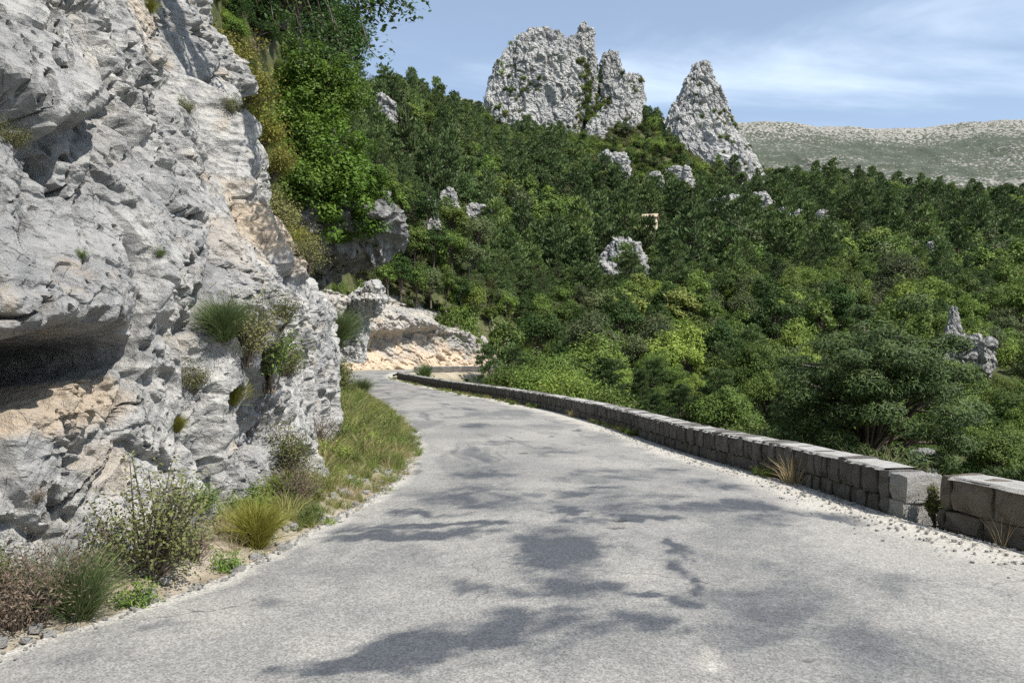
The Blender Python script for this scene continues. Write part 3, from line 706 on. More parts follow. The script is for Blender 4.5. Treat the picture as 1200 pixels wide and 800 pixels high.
N3 = np.stack([NP[i3, 0] * pn_[j3, 1], NP[i3, 1] * pn_[j3, 1], -pn_[j3, 0]], 1)
Dp = np.zeros(len(Pp))
for (cs_, am_, sd_, k__) in ((np.array([2.2, 2.2, 1.2]), .75, 201, 30), (np.array([.9, .9, .6]), .36, 202, 26), (np.array([.34, .34, .26]), .15, 203, 22)):
    Pw = Pp + N3 * Dp[:, None]; Pw = Pw + .25 * np.stack([fbm(Pw * .9, 204 + k, 3) for k in range(3)], 1)
    Pw = np.stack([Pw[:, 0] * .87 + Pw[:, 2] * .5, Pw[:, 1], Pw[:, 2] * .87 - Pw[:, 0] * .5], 1)
    Dp += am_ * facet(Pw / cs_, sd_, 1.3, .25, k__)
Dp += .05 * fbm(Pp * 4, 209, 4, .65)
V = Pp + N3 * Dp[:, None]
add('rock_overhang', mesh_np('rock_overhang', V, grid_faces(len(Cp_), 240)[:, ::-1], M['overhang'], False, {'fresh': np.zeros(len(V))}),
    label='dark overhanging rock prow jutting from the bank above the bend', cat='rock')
PROW_TOP = BVHTree.FromPolygons(V.reshape(len(Cp_), 240, 3)[::4, ::4].reshape(-1, 3).tolist(), grid_faces(len(Cp_[::4]), 60).tolist())
def prow_top(x, y):
    h = PROW_TOP.ray_cast(Vector((x, y, 40)), Vector((0, 0, -1))); return tuple(h[0]) if h[0] is not None else (x, y, 9.0)
d2 = 44.0
low = [(zpx(330, d2), xp(428, d2), xp(444, d2), d2 + .5, .7), (zpx(337, d2), xp(412, d2), xp(449, d2), d2 + .3, 1.2), (zpx(352, d2), xp(405, d2), xp(450, d2), d2 + .2, 1.4), (zpx(366, d2), xp(398, d2), xp(438, d2), d2 + .8, 1.2), (zpx(385, d2), xp(390, d2), xp(425, d2), d2 + 1.5, 1.2), (zpx(425, d2), xp(385, d2), xp(420, d2), d2 + 1.5, 1.2)]
V, Fq = lofted_rock(low, M['crag'], 230, 1.2, 0.32, 130, 90, power=2.4)
add('rock_block', mesh_np('rock_block', V, Fq, M['cliff'], False, {'fresh': np.zeros(len(V))}),
    label='pale grey rock block under the dark overhanging prow', cat='rock')

# road cutting behind the bend
CUT = [(-27, 74), (-23.6, 84), (-22.6, 96), (-19.5, 106), (-14.5, 112.0), (-9, 115.8), (-4.2, 119.6), (-1.2, 124), (0, 131)]
Cc, cs = resample(catmull(CUT), 0.13)
T = np.gradient(Cc, axis=0); T /= np.linalg.norm(T, axis=1)[:, None]; NO2 = np.stack([T[:, 1], -T[:, 0]], 1)
vz2 = np.linspace(-0.5, 12.5, 120)
I2, Z2 = np.meshgrid(np.arange(len(Cc)), vz2, indexing='ij'); i2 = I2.ravel(); z2 = Z2.ravel()
hmax = np.interp(Cc[:, 0], [-27, -20, -14, -8, -4, 0], [10.5, 10.5, 9, 7, 6, 4.5])[i2]
lean = np.where(z2 < 2.2, z2 * 0.55, 1.2 + (z2 - 2.2) * 0.10) + np.clip(z2 - hmax + 1.5, 0, 99) * 1.6
P0c = np.stack([Cc[i2, 0] - NO2[i2, 0] * lean, Cc[i2, 1] - NO2[i2, 1] * lean, z2], 1)
xs = Cc[i2, 0]
und = sm(-22.5, -20, xs) * (1 - sm(-11, -8.5, xs)); zu = 3.6 + 0.10 * (xs + 16)
Dd = -1.7 * und * np.exp(-(np.abs(z2 - zu) / 1.5) ** 4) + 0.9 * und * sm(zu + 1.2, zu + 2.0, z2) * (1 - sm(zu + 2.2, zu + 5, z2))
wv = P0c + 0.6 * np.stack([fbm(P0c * .5, 60 + k, 3) for k in range(3)], 1)
Qc = np.stack([wv[:, 0] * .9 - wv[:, 2] * .5, wv[:, 1], wv[:, 2] * .9 + wv[:, 0] * .5], 1)
Dd += 0.9 * facet(Qc / np.array([2.4, 2.4, 1.5]), 61, 1.1, .2) + 0.5 * facet(Qc / np.array([.9, .9, .7]), 62, 1.2, .25) + 0.22 * facet(Qc / .4, 63, 1.2, .2)
Pk = P0c.copy(); Pk[:, 0] += NO2[i2, 0] * Dd; Pk[:, 1] += NO2[i2, 1] * Dd
frc = np.clip(1.2 - z2 / 3.5 + fbm(P0c * .6, 66, 3), 0, 1) * .9
add('rock_cutting', mesh_np('rock_cutting', Pk, grid_faces(len(Cc), len(vz2))[:, ::-1], M['cutting'], False, {'fresh': frc}), kind='structure')

# ------------------------------------------------------------------ crags on the ridge
CRAGS = []
def crag(name, d, rows_, depth, seed, cell, amp, label, drop=14, nseg=260, nlev=170, cat='rock', power=3.0, mat='crag'):
    sets = rows_ if isinstance(rows_[0], list) else [rows_]
    VV, FF, off = [], [], 0
    for si, rs in enumerate(sets):
        R = []
        for (y, xl, xr, *dn) in rs:
            dd_ = d - (dn[0] if dn else 0); z = zpx(y, dd_); hw = (xr - xl) / 2 / F_PX * dd_
            R.append((z, (xl - 600) / F_PX * dd_, (xr - 600) / F_PX * dd_, dd_, max(hw * depth, 0.5)))
        z, a, b, yc, dp = R[-1]; R.append((z - drop, a - 1, b + 1, yc, dp * 1.1))
        k_ = 1.0 if si == 0 else .6
        V, Fq = lofted_rock(R, None, seed + 31 * si, cell * k_, amp * k_, int(nseg * k_), int(nlev * k_), power=power, zst=1.9 if cell > 4 else 1.4, rough=.9)
        VV.append(V); FF.append(Fq + off); off += len(V)
    V, Fq = np.vstack(VV), np.vstack(FF)
    base = np.array([V[:, 0].mean(), d, V[:, 2].min()])
    o = add(name, mesh_np(name, V - base, Fq, M[mat], False, {'fresh': np.zeros(len(V))}), loc=base, label=label, cat=cat)
    CRAGS.append((V, d)); return o
crag('rock_crag', 405, [[(36, 616, 646), (42, 608, 656), (54, 599, 666), (74, 588, 682), (100, 577, 688), (128, 568, 684), (150, 568, 672, 4), (172, 588, 655, 10)],
    [(54, 593, 601, 5), (64, 586, 610, 5), (90, 574, 618, 5), (135, 565, 628, 6), (160, 571, 638, 9)], [(31, 622, 632, 1), (38, 616, 640, 2), (70, 612, 650, 3)], [(35, 648, 658, 2), (44, 642, 666, 3), (80, 636, 676, 4), (120, 628, 682, 6)],
    [(80, 612, 624, 9), (95, 604, 636, 10), (130, 596, 646, 11), (165, 592, 650, 14)], [(104, 648, 660, 8), (118, 640, 674, 9), (150, 632, 680, 12)]], 0.62, 300, 5.5, 2.0, 'broad blocky limestone crag with flat top, largest on the ridge')
crag('rock_tower', 402, [[(27, 682, 690), (33, 677, 694), (46, 672, 697), (70, 668, 699), (110, 662, 700)], [(40, 668, 676, 1), (50, 664, 682, 1), (90, 658, 690, 2)]], 0.9, 320, 3.2, 1.1, 'narrow upright rock tower on the shoulder of the broad crag')
crag('rock_crag', 404, [[(56, 712, 719), (62, 707, 725), (76, 703, 729), (92, 702, 738), (112, 706, 746, 2), (132, 700, 742, 6), (158, 686, 722, 12)], [(84, 739, 748), (92, 733, 755), (115, 726, 757, 3), (150, 716, 750, 9)], [(128, 700, 708, 8), (140, 690, 716, 9), (165, 682, 722, 14)], [(160, 664, 676, 14), (172, 656, 690, 16), (190, 652, 694, 20)]], 0.7, 340, 4, 1.5, 'low stepped limestone knob between the broad crag and the pinnacle')
crag('rock_pinnacle', 400, [[(72, 817, 828), (77, 811, 833), (90, 805, 838), (110, 799, 846), (130, 792, 852), (150, 786, 858, 2), (170, 784, 870, 7), (188, 796, 884, 13), (205, 812, 894, 19), (230, 824, 904, 27)],
    [(112, 795, 803, 1), (122, 788, 812, 2), (145, 780, 818, 3), (170, 776, 824, 6), (190, 778, 828, 11)], [(118, 842, 850, 1), (128, 838, 857, 2), (150, 836, 864, 4), (172, 840, 878, 8), (192, 846, 889, 13), (210, 850, 900, 18)], [(168, 826, 838, 14), (182, 818, 852, 16), (215, 812, 862, 22), (235, 812, 866, 28)]], 0.8, 360, 5, 1.7, 'pointed limestone pinnacle standing on the ridge')
crag('rock_outcrop', 92, [(393, 1122, 1148), (402, 1112, 1158), (420, 1100, 1160), (440, 1098, 1158), (458, 1104, 1148)], 0.7, 380, 2.4, 0.9, 'grey boulder outcrop among trees beyond the stone parapet', drop=11, nseg=180, nlev=100)
crag('rock_outcrop', chit(735, 296), [(278, 722, 742), (284, 715, 752), (294, 710, 755), (304, 706, 760)], 0.8, 390, 4, 1.3, 'rounded white rock outcrop just below the small house', drop=11, nseg=110, nlev=60)
crag('rock_outcrop', chit(450, 140), [(112, 441, 458), (120, 434, 466), (135, 432, 468), (150, 436, 466)], 0.8, 395, 5, 1.8, 'leaning grey rock slab on the skyline above the bushy bank', drop=18, nseg=130, nlev=80)
k = 0
for (x, y, w, h, dd) in [(722, 184, 36, 13, 372), (770, 207, 20, 10, 350), (795, 200, 30, 10, 365),
                         (470, 150, 10, 16, 300), (485, 165, 10, 18, 290), (507, 178, 16, 16, 280), (520, 192, 14, 18, 270), (526, 228, 20, 16, 235), (505, 236, 12, 12, 232), (560, 245, 30, 9, 235), (535, 210, 9, 12, 250), (940, 252, 24, 12, 300), (965, 250, 14, 10, 300), (920, 246, 14, 8, 310), (1095, 285, 14, 6, 250), (1118, 366, 10, 14, 105), (850, 236, 46, 12, 378), (890, 232, 26, 10, 380), (1080, 540, 26, 24, 24)]:
    k += 1
    if dd > 100: dd = chit(x, y + h * .35)
    crag('boulder', dd, [(y - h * .5, x - w * .18, x + w * .15), (y - h * .35, x - w * .36, x + w * .32), (y, x - w * .5, x + w * .46), (y + h * .4, x - w * .44, x + w * .5)], 0.8, 400 + 9 * k, max(0.5, w * dd / F_PX * .35), max(.12, w * dd / F_PX * .13), 'x', drop=max(1, 9 * dd / 300), nseg=64, nlev=40)
BOULD = [o for o in COL.objects if o.name.startswith('boulder')]
for o in BOULD:
    dd, xx = o.location.y, o.location.x / o.location.y * F_PX + 600
    if dd > 340: lab, g = 'pale limestone boulder half buried in scrub below the ridge crags', 'boulders under the crags'
    elif xx < 600: lab, g = 'pale boulder breaking through the bushes of the slope left of the broad crag', 'boulders on the left slope'
    elif dd < 40: lab, g = 'grey boulder in leaves just past the end of the dressed parapet', None
    elif xx > 1105: lab, g = 'small grey boulder just above the boulder outcrop', None
    elif xx > 1050: lab, g = 'thin pale boulder in the wood below the plateau', None
    else: lab, g = 'low pale boulder in the dense wood under the pinnacle', 'boulders in the wood'
    tag(o, None, lab, 'rock', g)

# ------------------------------------------------------------------ small house on the slope
hd = chit(753, 272)
hb = px(753, 270, hd); hp = empty('house', hb, 'small pale yellow house with low roof in the hillside wood', 'house', rz=math.radians(-16))
def box(x0, x1, y0, y1, z0, z1):
    V = np.array([[x, y, z] for z in (z0, z1) for y in (y0, y1) for x in (x0, x1)], float)
    Fq = np.array([[0, 2, 3, 1], [4, 5, 7, 6], [0, 1, 5, 4], [2, 6, 7, 3], [0, 4, 6, 2], [1, 3, 7, 5]])
    return V, Fq
def boxmesh(name, bs, mat):
    m = MB()
    for b in bs: m.put(*box(*b))
    return mesh_np(name, np.concatenate(m.V), np.concatenate(m.F), mat)
add('wall', boxmesh('house_wall', [(-4.2, 4.2, 0, 6, -11, 4.0)], M['plaster']), hp)
Vr = np.array([[-4.7, -.6, 3.95], [4.7, -.6, 3.95], [4.7, 3, 5.5], [-4.7, 3, 5.5], [4.7, 6.6, 3.95], [-4.7, 6.6, 3.95]]); Vr2 = Vr + [0, 0, .22]
rf = add('roof', mesh_np('house_roof', np.vstack([Vr, Vr2]), [[0, 3, 2, 1], [3, 5, 4, 2], [6, 7, 8, 9], [9, 8, 10, 11], [0, 1, 7, 6], [4, 5, 11, 10], [1, 2, 8, 7], [2, 4, 10, 8], [3, 0, 6, 9], [5, 3, 9, 11]], M['tile']), hp)
add('chimney', boxmesh('chimney', [(-1.3, -.6, 2.6, 3.3, 5.0, 6.6)], M['plaster']), rf)
for wx_ in (-2.6, 0.2, 2.8):
    w_ = add('window', boxmesh('window_frame', [(wx_ - .55, wx_ + .55, -.06, .02, 1.6, 3.0)], M['tile']), hp)
    add('pane', boxmesh('pane', [(wx_ - .42, wx_ + .42, -.09, -.04, 1.72, 2.88)], M['glass']), w_)

# ------------------------------------------------------------------ parapet walls
rngw = np.random.default_rng(5)
def stone_variant(seed):
    r = np.random.default_rng(seed)
    g = np.array([-.5, -.17 + r.uniform(-.08, .08), .2 + r.uniform(-.08, .08), .5])
    m = MB()
    pts = {}; V = []; Fq = []
    def vid(p):
        k = tuple(np.round(p, 4))
        if k not in pts: pts[k] = len(V); V.append(np.array(p, float))
        return pts[k]
    gg = [-.5, -.2 + r.uniform(-.07, .07), .2 + r.uniform(-.07, .07), .5]
    for ax in range(3):
        for s_ in (-.5, .5):
            for i in range(3):
                for j in range(3):
                    q = []
                    for (a, b) in ((i, j), (i + 1, j), (i + 1, j + 1), (i, j + 1)):
                        p = [0, 0, 0]; p[ax] = s_; p[(ax + 1) % 3] = gg[a]; p[(ax + 2) % 3] = gg[b]; q.append(vid(p))
                    Fq.append(q if s_ > 0 else q[::-1])
    V = np.array(V)
    ncor = (np.abs(V) > .49).sum(1)
    V = V * np.where(ncor == 3, .92, np.where(ncor == 2, .965, 1.02))[:, None] + r.normal(0, .024, V.shape)
    return V, np.array(Fq)
SV = [stone_variant(900 + i) for i in range(10)]
def stone_meshes(mat, nm): return [mesh_np(nm, v_, f_, mat, False) for v_, f_ in SV]
SM = stone_meshes(M['stone'], 'stone'); SMD = stone_meshes(M['dressed'], 'dressed_stone'); SMO = stone_meshes(M['old_stone'], 'old_stone')

def parapet(line, label, H, Tk, wmin, wmax, courses, meshes, smat, maxn, end_dressed=False, group=None, wobble=0.012):
    C, s = resample(np.asarray(line, float), 0.05)
    Tn = np.gradient(C, axis=0); Tn /= np.linalg.norm(Tn, axis=1)[:, None]
    Nn = np.stack([Tn[:, 1], -Tn[:, 0]], 1)     # away from the road
    root = empty('stone_parapet', (C[0, 0], C[0, 1], 0), label, 'wall', group)
    org = np.array([C[0, 0], C[0, 1], 0])
    # mortar core
    j = np.unique(np.concatenate([np.arange(4, len(C) - 4, 6), [len(C) - 5]])); K = C[j]; Nk = Nn[j]
    ring = []
    for (o_, z_) in ((.05, -.6), (.05, H - .03), (Tk - .05, H - .03), (Tk - .05, -.6)):
        ring.append(np.concatenate([K + Nk * o_, np.full((len(K), 1), z_)], 1))
    Vc = np.stack(ring, 1).reshape(-1, 3) - org
    Fc_ = grid_faces(len(K), 4, True); Fc_ = np.vstack([Fc_, [[0, 1, 2, 3]], [[len(Vc) - 4, len(Vc) - 1, len(Vc) - 2, len(Vc) - 3]]])
    add('mortar_core', mesh_np('mortar_core', Vc, Fc_, M['mortar']), root)
    jj = np.arange(7 if end_dressed else 1, len(C) - 1, 2); K = C[jj]; Nk = Nn[jj]; hh_ = H + .004 + .012 * vnoise(np.concatenate([K * 3, np.zeros((len(K), 1))], 1), 3)
    ring = [np.concatenate([K + Nk * (o_ + (.018 * vnoise(np.concatenate([K * 9, np.full((len(K), 1), o_)], 1), 8))[:, None] * (1 if i_ in (0, 3) else .2)), (hh_ - dz_)[:, None]], 1) for i_, (o_, dz_) in enumerate(((-.006, .032), (.03, 0.0), (Tk - .03, 0.0), (Tk + .006, .032)))]
    Vc = np.stack(ring, 1).reshape(-1, 3) - org
    add('coping', mesh_np('coping', Vc, grid_faces(len(K), 4, True), M['coping']), root)
    out = []
    zb = -0.10
    hs = np.array(courses); hs = hs / hs.sum() * (H - zb)
    for ci, h in enumerate(hs):
        p = 0.0
        while p < s[-1] - 0.06:
            w = min(rngw.uniform(wmin, wmax), s[-1] - p)
            if end_dressed and p == 0: w = 0.30 if ci == len(hs) - 1 else 0.26
            i = int(min(len(C) - 1, (p + w / 2) / 0.05))
            two = (ci < len(hs) - 1 and end_dressed and p == 0)
            parts_ = [(0.0, Tk * .53), (Tk * .53, Tk)] if two else [(0.0, Tk)]
            for (a, b) in parts_:
                jo = rngw.normal(0, wobble)
                cen = np.array([*(C[i] + Nn[i] * ((a + b) / 2 + jo)), zb + h / 2 + (rngw.normal(0, .008) if ci == len(hs) - 1 else 0)])
                out.append((cen, math.atan2(Tn[i, 1], Tn[i, 0]) + rngw.normal(0, .02), (w + rngw.uniform(-.008, .004), (b - a) + .008, h - rngw.uniform(-.002, .008)), rngw.integers(10), end_dressed and p == 0))
            p += w
        zb += h
    order = sorted(range(len(out)), key=lambda q_: np.linalg.norm(out[q_][0][:2]))
    keep = set(order[:maxn]); mb = MB()
    for q_, (cen, rz_, sc_, vi, dressed_) in enumerate(out):
        if q_ in keep:
            o = add('stone', (SMD if dressed_ else meshes)[vi], root, cen - org); o.rotation_euler = (0, 0, rz_); o.scale = sc_
        else:
            v_, f_ = SV[vi]; v_ = v_ * np.array(sc_); c_, s_ = math.cos(rz_), math.sin(rz_)
            mb.put(np.stack([v_[:, 0] * c_ - v_[:, 1] * s_, v_[:, 0] * s_ + v_[:, 1] * c_, v_[:, 2]], 1) + cen - org, f_)
    if mb.n:
        o = add('stone_courses', mesh_np('stone_courses', np.concatenate(mb.V), np.concatenate(mb.F), smat), root); o['kind'] = 'stuff'
    return root

i0 = int(np.argmin(np.abs(Rc[:, 1] - 8.62))); i1 = int(np.argmin(np.abs(Rc[:, 1] - 64.6)))
W1 = Rc[i0:i1 + 1] + np.array([0.03, 0])
parapet(W1, 'long low grey stone parapet with dressed end block curving along the road', 0.47, 0.42, 0.10, 0.21, (0.25, 0.27), SM, M['stone'], 300, True)
i2_ = int(np.argmin(np.abs(Rc[:, 1] - 8.2))); iN = int(np.argmin(np.abs(Rc[:, 1] + 3)))
W2 = Rc[iN:i2_ + 1][::-1] + np.array([0.15, 0])
W2r = W2.copy()
# this one runs towards the viewer, so keep "away from the road" on the valley side
parapet(W2r[::-1], 'weathered brown stone parapet of larger rough blocks beyond the gap', 0.50, 0.45, 0.24, 0.52, (0.26, 0.32), SMO, M['old_stone'], 120, False, None, 0.022)
j0 = int(np.argmin(np.abs(Rc[:, 1] - 93))); W3 = Rc[j0:-8] + np.array([0.1, -0.2])
parapet(W3, 'far pale stone parapet where the road swings round behind the bend', 0.55, 0.45, 0.35, 0.7, (0.3, 0.3), SM, M['stone'], 40)

# ------------------------------------------------------------------ verge between road and cliff
iL0 = int(np.argmin(np.abs(Lc[:, 1] + 4))); iL1 = int(np.argmin(np.abs(Lc[:, 1] - 46)))
LV, _ = resample(Lc[iL0:iL1], 0.12)
Tn = np.gradient(LV, axis=0); Tn /= np.linalg.norm(Tn, axis=1)[:, None]; Nl = np.stack([-Tn[:, 1], Tn[:, 0]], 1)
nw = 26; fw = np.linspace(-0.10, 2.4, nw)
VP = LV[:, None, :] + Nl[:, None, :] * fw[None, :, None]
P3 = np.concatenate([VP.reshape(-1, 2), np.zeros((VP.shape[0] * nw, 1))], 1); fwv = np.tile(fw, len(LV))
jit = 0.10 * fbm(P3 * 2.0, 120, 3)
hv = -0.02 + 0.10 * sm(0.0, 0.5, fwv + jit) + 0.30 * sm(0.4, 2.4, fwv) + 0.05 * fbm(P3 * 3, 121, 4) * sm(0, .3, fwv) + 0.02 * facet(P3 * 6, 122, 1.0) * sm(0, .15, fwv)
P3[:, 2] = hv
add('verge', mesh_np('verge', P3, grid_faces(len(LV), nw), M['soil'], False), kind='structure')
verge_pts = P3

# ------------------------------------------------------------------ plant builders (meshes)
def rdirs(rng, n):
    v = rng.normal(size=(n, 3)); return v / np.linalg.norm(v, axis=1)[:, None]

def broadleaf(name, seed, H, Wd, ncl, lpc, leaf, mat, base=0.28, flat=0.8, bark='bark', ratio=.6, rcl=(.10, .19)):
    rng = np.random.default_rng(seed)
    tr, cr_ = MB(), MB()
    lx, ly = rng.normal(0, .05 * H, 2)
    tp = np.array([[0, 0, -0.5], [lx * .2, ly * .2, H * .2], [lx * .6, ly * .6, H * .45], [lx, ly, H * .78]])
    tr.tube(tp, [H * .028, H * .022, H * .016, H * .005], 7)
    lob = rdirs(rng, 5)
    for k in range(ncl):
        u = rdirs(rng, 1)[0]
        if u[2] < -.55: u[2] *= -.6
        stretch = 0.80 + 0.30 * max(0, (lob @ u).max()) + rng.uniform(-.12, .1)
        r = rng.uniform(.35, 1) ** .5
        c = np.array([lx * .7, ly * .7, H * (base + (1 - base) * .5)]) + u * r * stretch * np.array([Wd * .42, Wd * .42, H * (1 - base) * .45])
        rc = Wd * rng.uniform(*rcl)
        n = int(lpc * rng.uniform(.6, 1.4))
        dv = rdirs(rng, n); rad = rc * rng.uniform(.35, 1.05, n) ** .6
        C = c + dv * rad[:, None] * np.array([1, 1, flat])
        Nn = dv * .55 + u * .25 + np.array([0, 0, .55]) + rng.normal(0, .45, (n, 3))
        cr_.leaves(C, Nn, leaf * rng.uniform(.7, 1.3, n), leaf * ratio * rng.uniform(.75, 1.25, n), rng, np.clip(rng.normal(.5, .25, n) + .12 * dv[:, 2], 0, 1), .4)
        hz = rng.uniform(.25, .75); a = np.array([lx * hz, ly * hz, H * hz * .85]); a[2] = min(a[2], max(c[2] - .05 * H, .15 * H))
        mid = (a + c) / 2 + np.array([0, 0, .04 * H])
        tr.tube(np.array([a, mid, c]), [H * .010, H * .006, H * .0022], 4)
    return tr.mesh(name + '_trunk', M[bark], True), cr_.mesh(name + '_crown', mat)

def pine(name, seed, H, Wd, nb, tpc, nl, nw_, mat, base=0.18):
    rng = np.random.default_rng(seed); tr, cr_ = MB(), MB()
    lx, ly = rng.normal(0, .05 * H, 2)
    tr.tube(np.array([[0, 0, -.5], [lx * .3, ly * .3, H * .3], [lx * .7, ly * .7, H * .65], [lx, ly, H * .98]]), [H * .026, H * .02, H * .012, H * .003], 7)
    for k in range(nb):
        h = base + (1 - base) * ((k + rng.uniform(0, .8)) / nb)
        an = k * 2.4 + rng.uniform(-.5, .5)
        Lb = Wd * .5 * min(1, (1.06 - h) ** .62 * 1.25) * rng.uniform(.62, 1.12)
        o = np.array([lx * h, ly * h, H * h * .97]); dr_ = np.array([math.cos(an), math.sin(an), rng.uniform(-.05, .35) + h * .35])
        tip = o + dr_ * Lb; mid = o + dr_ * Lb * .5 - np.array([0, 0, .04 * Lb])
        tr.tube(np.array([o, mid, tip]), [H * .008, H * .005, H * .0018], 4)
        ncl = max(2, int(3 + 3 * (1 - h)))
        for q_ in range(ncl):
            fr = rng.uniform(.42, 1.05); c = o + dr_ * Lb * fr + rng.normal(0, .12 * Lb, 3) * np.array([1, 1, .45])
            rc = Wd * rng.uniform(.07, .125) * (1.15 - .35 * h); n = int(tpc * rng.uniform(.7, 1.3))
            dv = rdirs(rng, n); dv[:, 2] = np.abs(dv[:, 2]) * .9 - .15
            C = c + dv * rc * rng.uniform(.3, 1, (n, 1)) * np.array([1, 1, .6])
            d_ = dv + np.array([0, 0, .45]) + dr_ * .4 + rng.normal(0, .25, (n, 3))
            d_ /= np.linalg.norm(d_, axis=1)[:, None]
            val = np.clip(rng.normal(.45, .22, n) + .25 * dv[:, 2], 0, 1)
            side = np.cross(d_, rng.normal(size=(n, 3))); side /= np.linalg.norm(side, axis=1)[:, None] + 1e-9
            L = (nl * rng.uniform(.7, 1.3, n))[:, None]; w_ = (nw_ * rng.uniform(.7, 1.3, n))[:, None]
            V = np.stack([C - side * w_ * .25, C + d_ * L * .6 - side * w_ * .5, C + d_ * L, C + d_ * L * .6 + side * w_ * .5], 1)
            cr_.put(V.reshape(-1, 3), np.arange(n * 4).reshape(n, 4), np.repeat(val, 4))
    return tr.mesh(name + '_trunk', M['bark'], True), cr_.mesh(name + '_crown', mat)

def shrub(name, seed, H, Wd, nst, lpc, leaf, mat, stem='twig', up=0.6, ratio=.6):
    rng = np.random.default_rng(seed); st, fo = MB(), MB()
    for k in range(nst):
        an = rng.uniform(0, 6.28); rr_ = rng.uniform(.1, 1) ** .6
        tip = np.array([math.cos(an) * Wd * .5 * rr_, math.sin(an) * Wd * .5 * rr_, H * rng.uniform(.45, 1.0) * (1.05 - .45 * rr_ * rr_)])
        mid = tip * np.array([.45, .45, .55]) + rng.normal(0, .04 * H, 3)
        st.tube(np.array([[rng.normal(0, .02 * Wd), rng.normal(0, .02 * Wd), -.06 * H], mid, tip]), [H * .012, H * .008, H * .003], 4)
        n = int(lpc * rng.uniform(.6, 1.4)); tt = rng.uniform(.25, 1.05, n) ** .7
        C = np.where(tt[:, None] < .5, mid * (tt[:, None] * 2), mid + (tip - mid) * (tt[:, None] * 2 - 1)) + rng.normal(0, .075 * Wd, (n, 3))
        Nn = rng.normal(0, .6, (n, 3)) + np.array([0, 0, up]) + (C - np.array([0, 0, H * .4])) / Wd
        fo.leaves(C, Nn, leaf * rng.uniform(.6, 1.4, n), leaf * ratio * rng.uniform(.7, 1.3, n), rng, np.clip(rng.normal(.5, .27, n), 0, 1))
    return st.mesh(name + '_stems', M[stem], True), fo.mesh(name + '_foliage', mat)

def broom(name, seed, H, Wd, n, mat, wd=.006, bend=.4, nstem=8):
    rng = np.random.default_rng(seed); st, fo = MB(), MB()
    for k in range(nstem):
        an = rng.uniform(0, 6.28); tip = np.array([math.cos(an) * Wd * .25, math.sin(an) * Wd * .25, H * .55])
        st.tube(np.array([[0, 0, -.05 * H], tip * .5, tip]), [H * .012, H * .008, H * .004], 4)
    an = rng.uniform(0, 6.28, n); rr_ = rng.uniform(0, 1, n) ** .7; h0 = rng.uniform(0, .5, n)
    root = np.stack([np.cos(an) * rr_ * Wd * .22 * (.5 + h0), np.sin(an) * rr_ * Wd * .22 * (.5 + h0), h0 * H * .7], 1)
    dirs = np.stack([np.cos(an) * rr_ * .75, np.sin(an) * rr_ * .75, np.full(n, 1.0)], 1) + rng.normal(0, .34, (n, 3))
    fo.blades(root, dirs, H * rng.uniform(.35, .75, n), wd * rng.uniform(.6, 1.5, n), rng, np.clip(rng.normal(.5, .25, n), 0, 1), bend)
    return st.mesh(name + '_stems', M['twig'], True), fo.mesh(name + '_foliage', mat)

def tuft(name, seed, H, Wd, n, mat, wd=.007, bend=.6):
    rng = np.random.default_rng(seed); fo = MB()
    an = rng.uniform(0, 6.28, n); rr_ = rng.uniform(0, 1, n) ** .5
    root = np.stack([np.cos(an) * rr_ * Wd * .3, np.sin(an) * rr_ * Wd * .3, np.full(n, -.02)], 1)
    dirs = np.stack([np.cos(an) * rr_ * .6, np.sin(an) * rr_ * .6, np.ones(n)], 1) + rng.normal(0, .22, (n, 3))
    fo.blades(root, dirs, H * rng.uniform(.4, 1.1, n), wd * rng.uniform(.6, 1.4, n), rng, np.clip(rng.normal(.5, .28, n), 0, 1), bend)
    return fo.mesh(name, mat)

# prototype meshes: near, middle and far versions of each kind
BN = [broadleaf('near_broadleaf', 1000 + i, 6.5, 5.2, 56, 260, .15, M['oak'], .2) for i in range(3)]
BM = [broadleaf('mid_broadleaf', 1010 + i, 7.0, 4.6 + .55 * i, 40 + 2 * i, 100, .27, M[('oak', 'dark_oak', 'oak', 'olive_tree', 'oak')[i]], .2 - .04 * i, (.8, .7, .9, .8, .6)[i]) for i in range(5)]
BF = [broadleaf('far_broadleaf', 1020 + i, 7.0, 5.0 + .55 * i, 36, 44, .46, M[('oak', 'dark_oak', 'oak', 'olive_tree', 'oak')[i]], .15) for i in range(5)]
PN = [pine('near_pine', 1030 + i, 7.0, 5.2, 46, 130, .28, .050, M['pine'], .12) for i in range(2)]
PM = [pine('mid_pine', 1040 + i, 9.0, 5.4 + .5 * i, 34, 30, .55, .12, M['pine'], .14) for i in range(4)]
PF = [pine('far_pine', 1050 + i, 9.5, 5.8 + .5 * i, 30, 15, .85, .26, M['pine'], .12) for i in range(3)]
SHM = [shrub('mid_shrub', 1060 + i, 2.4, 3.2, 26, 60, .22, M['oak']) for i in range(2)]
SHO = [shrub('olive_shrub', 1065 + i, 2.0, 2.8, 26, 60, .20, M['olive']) for i in range(2)]

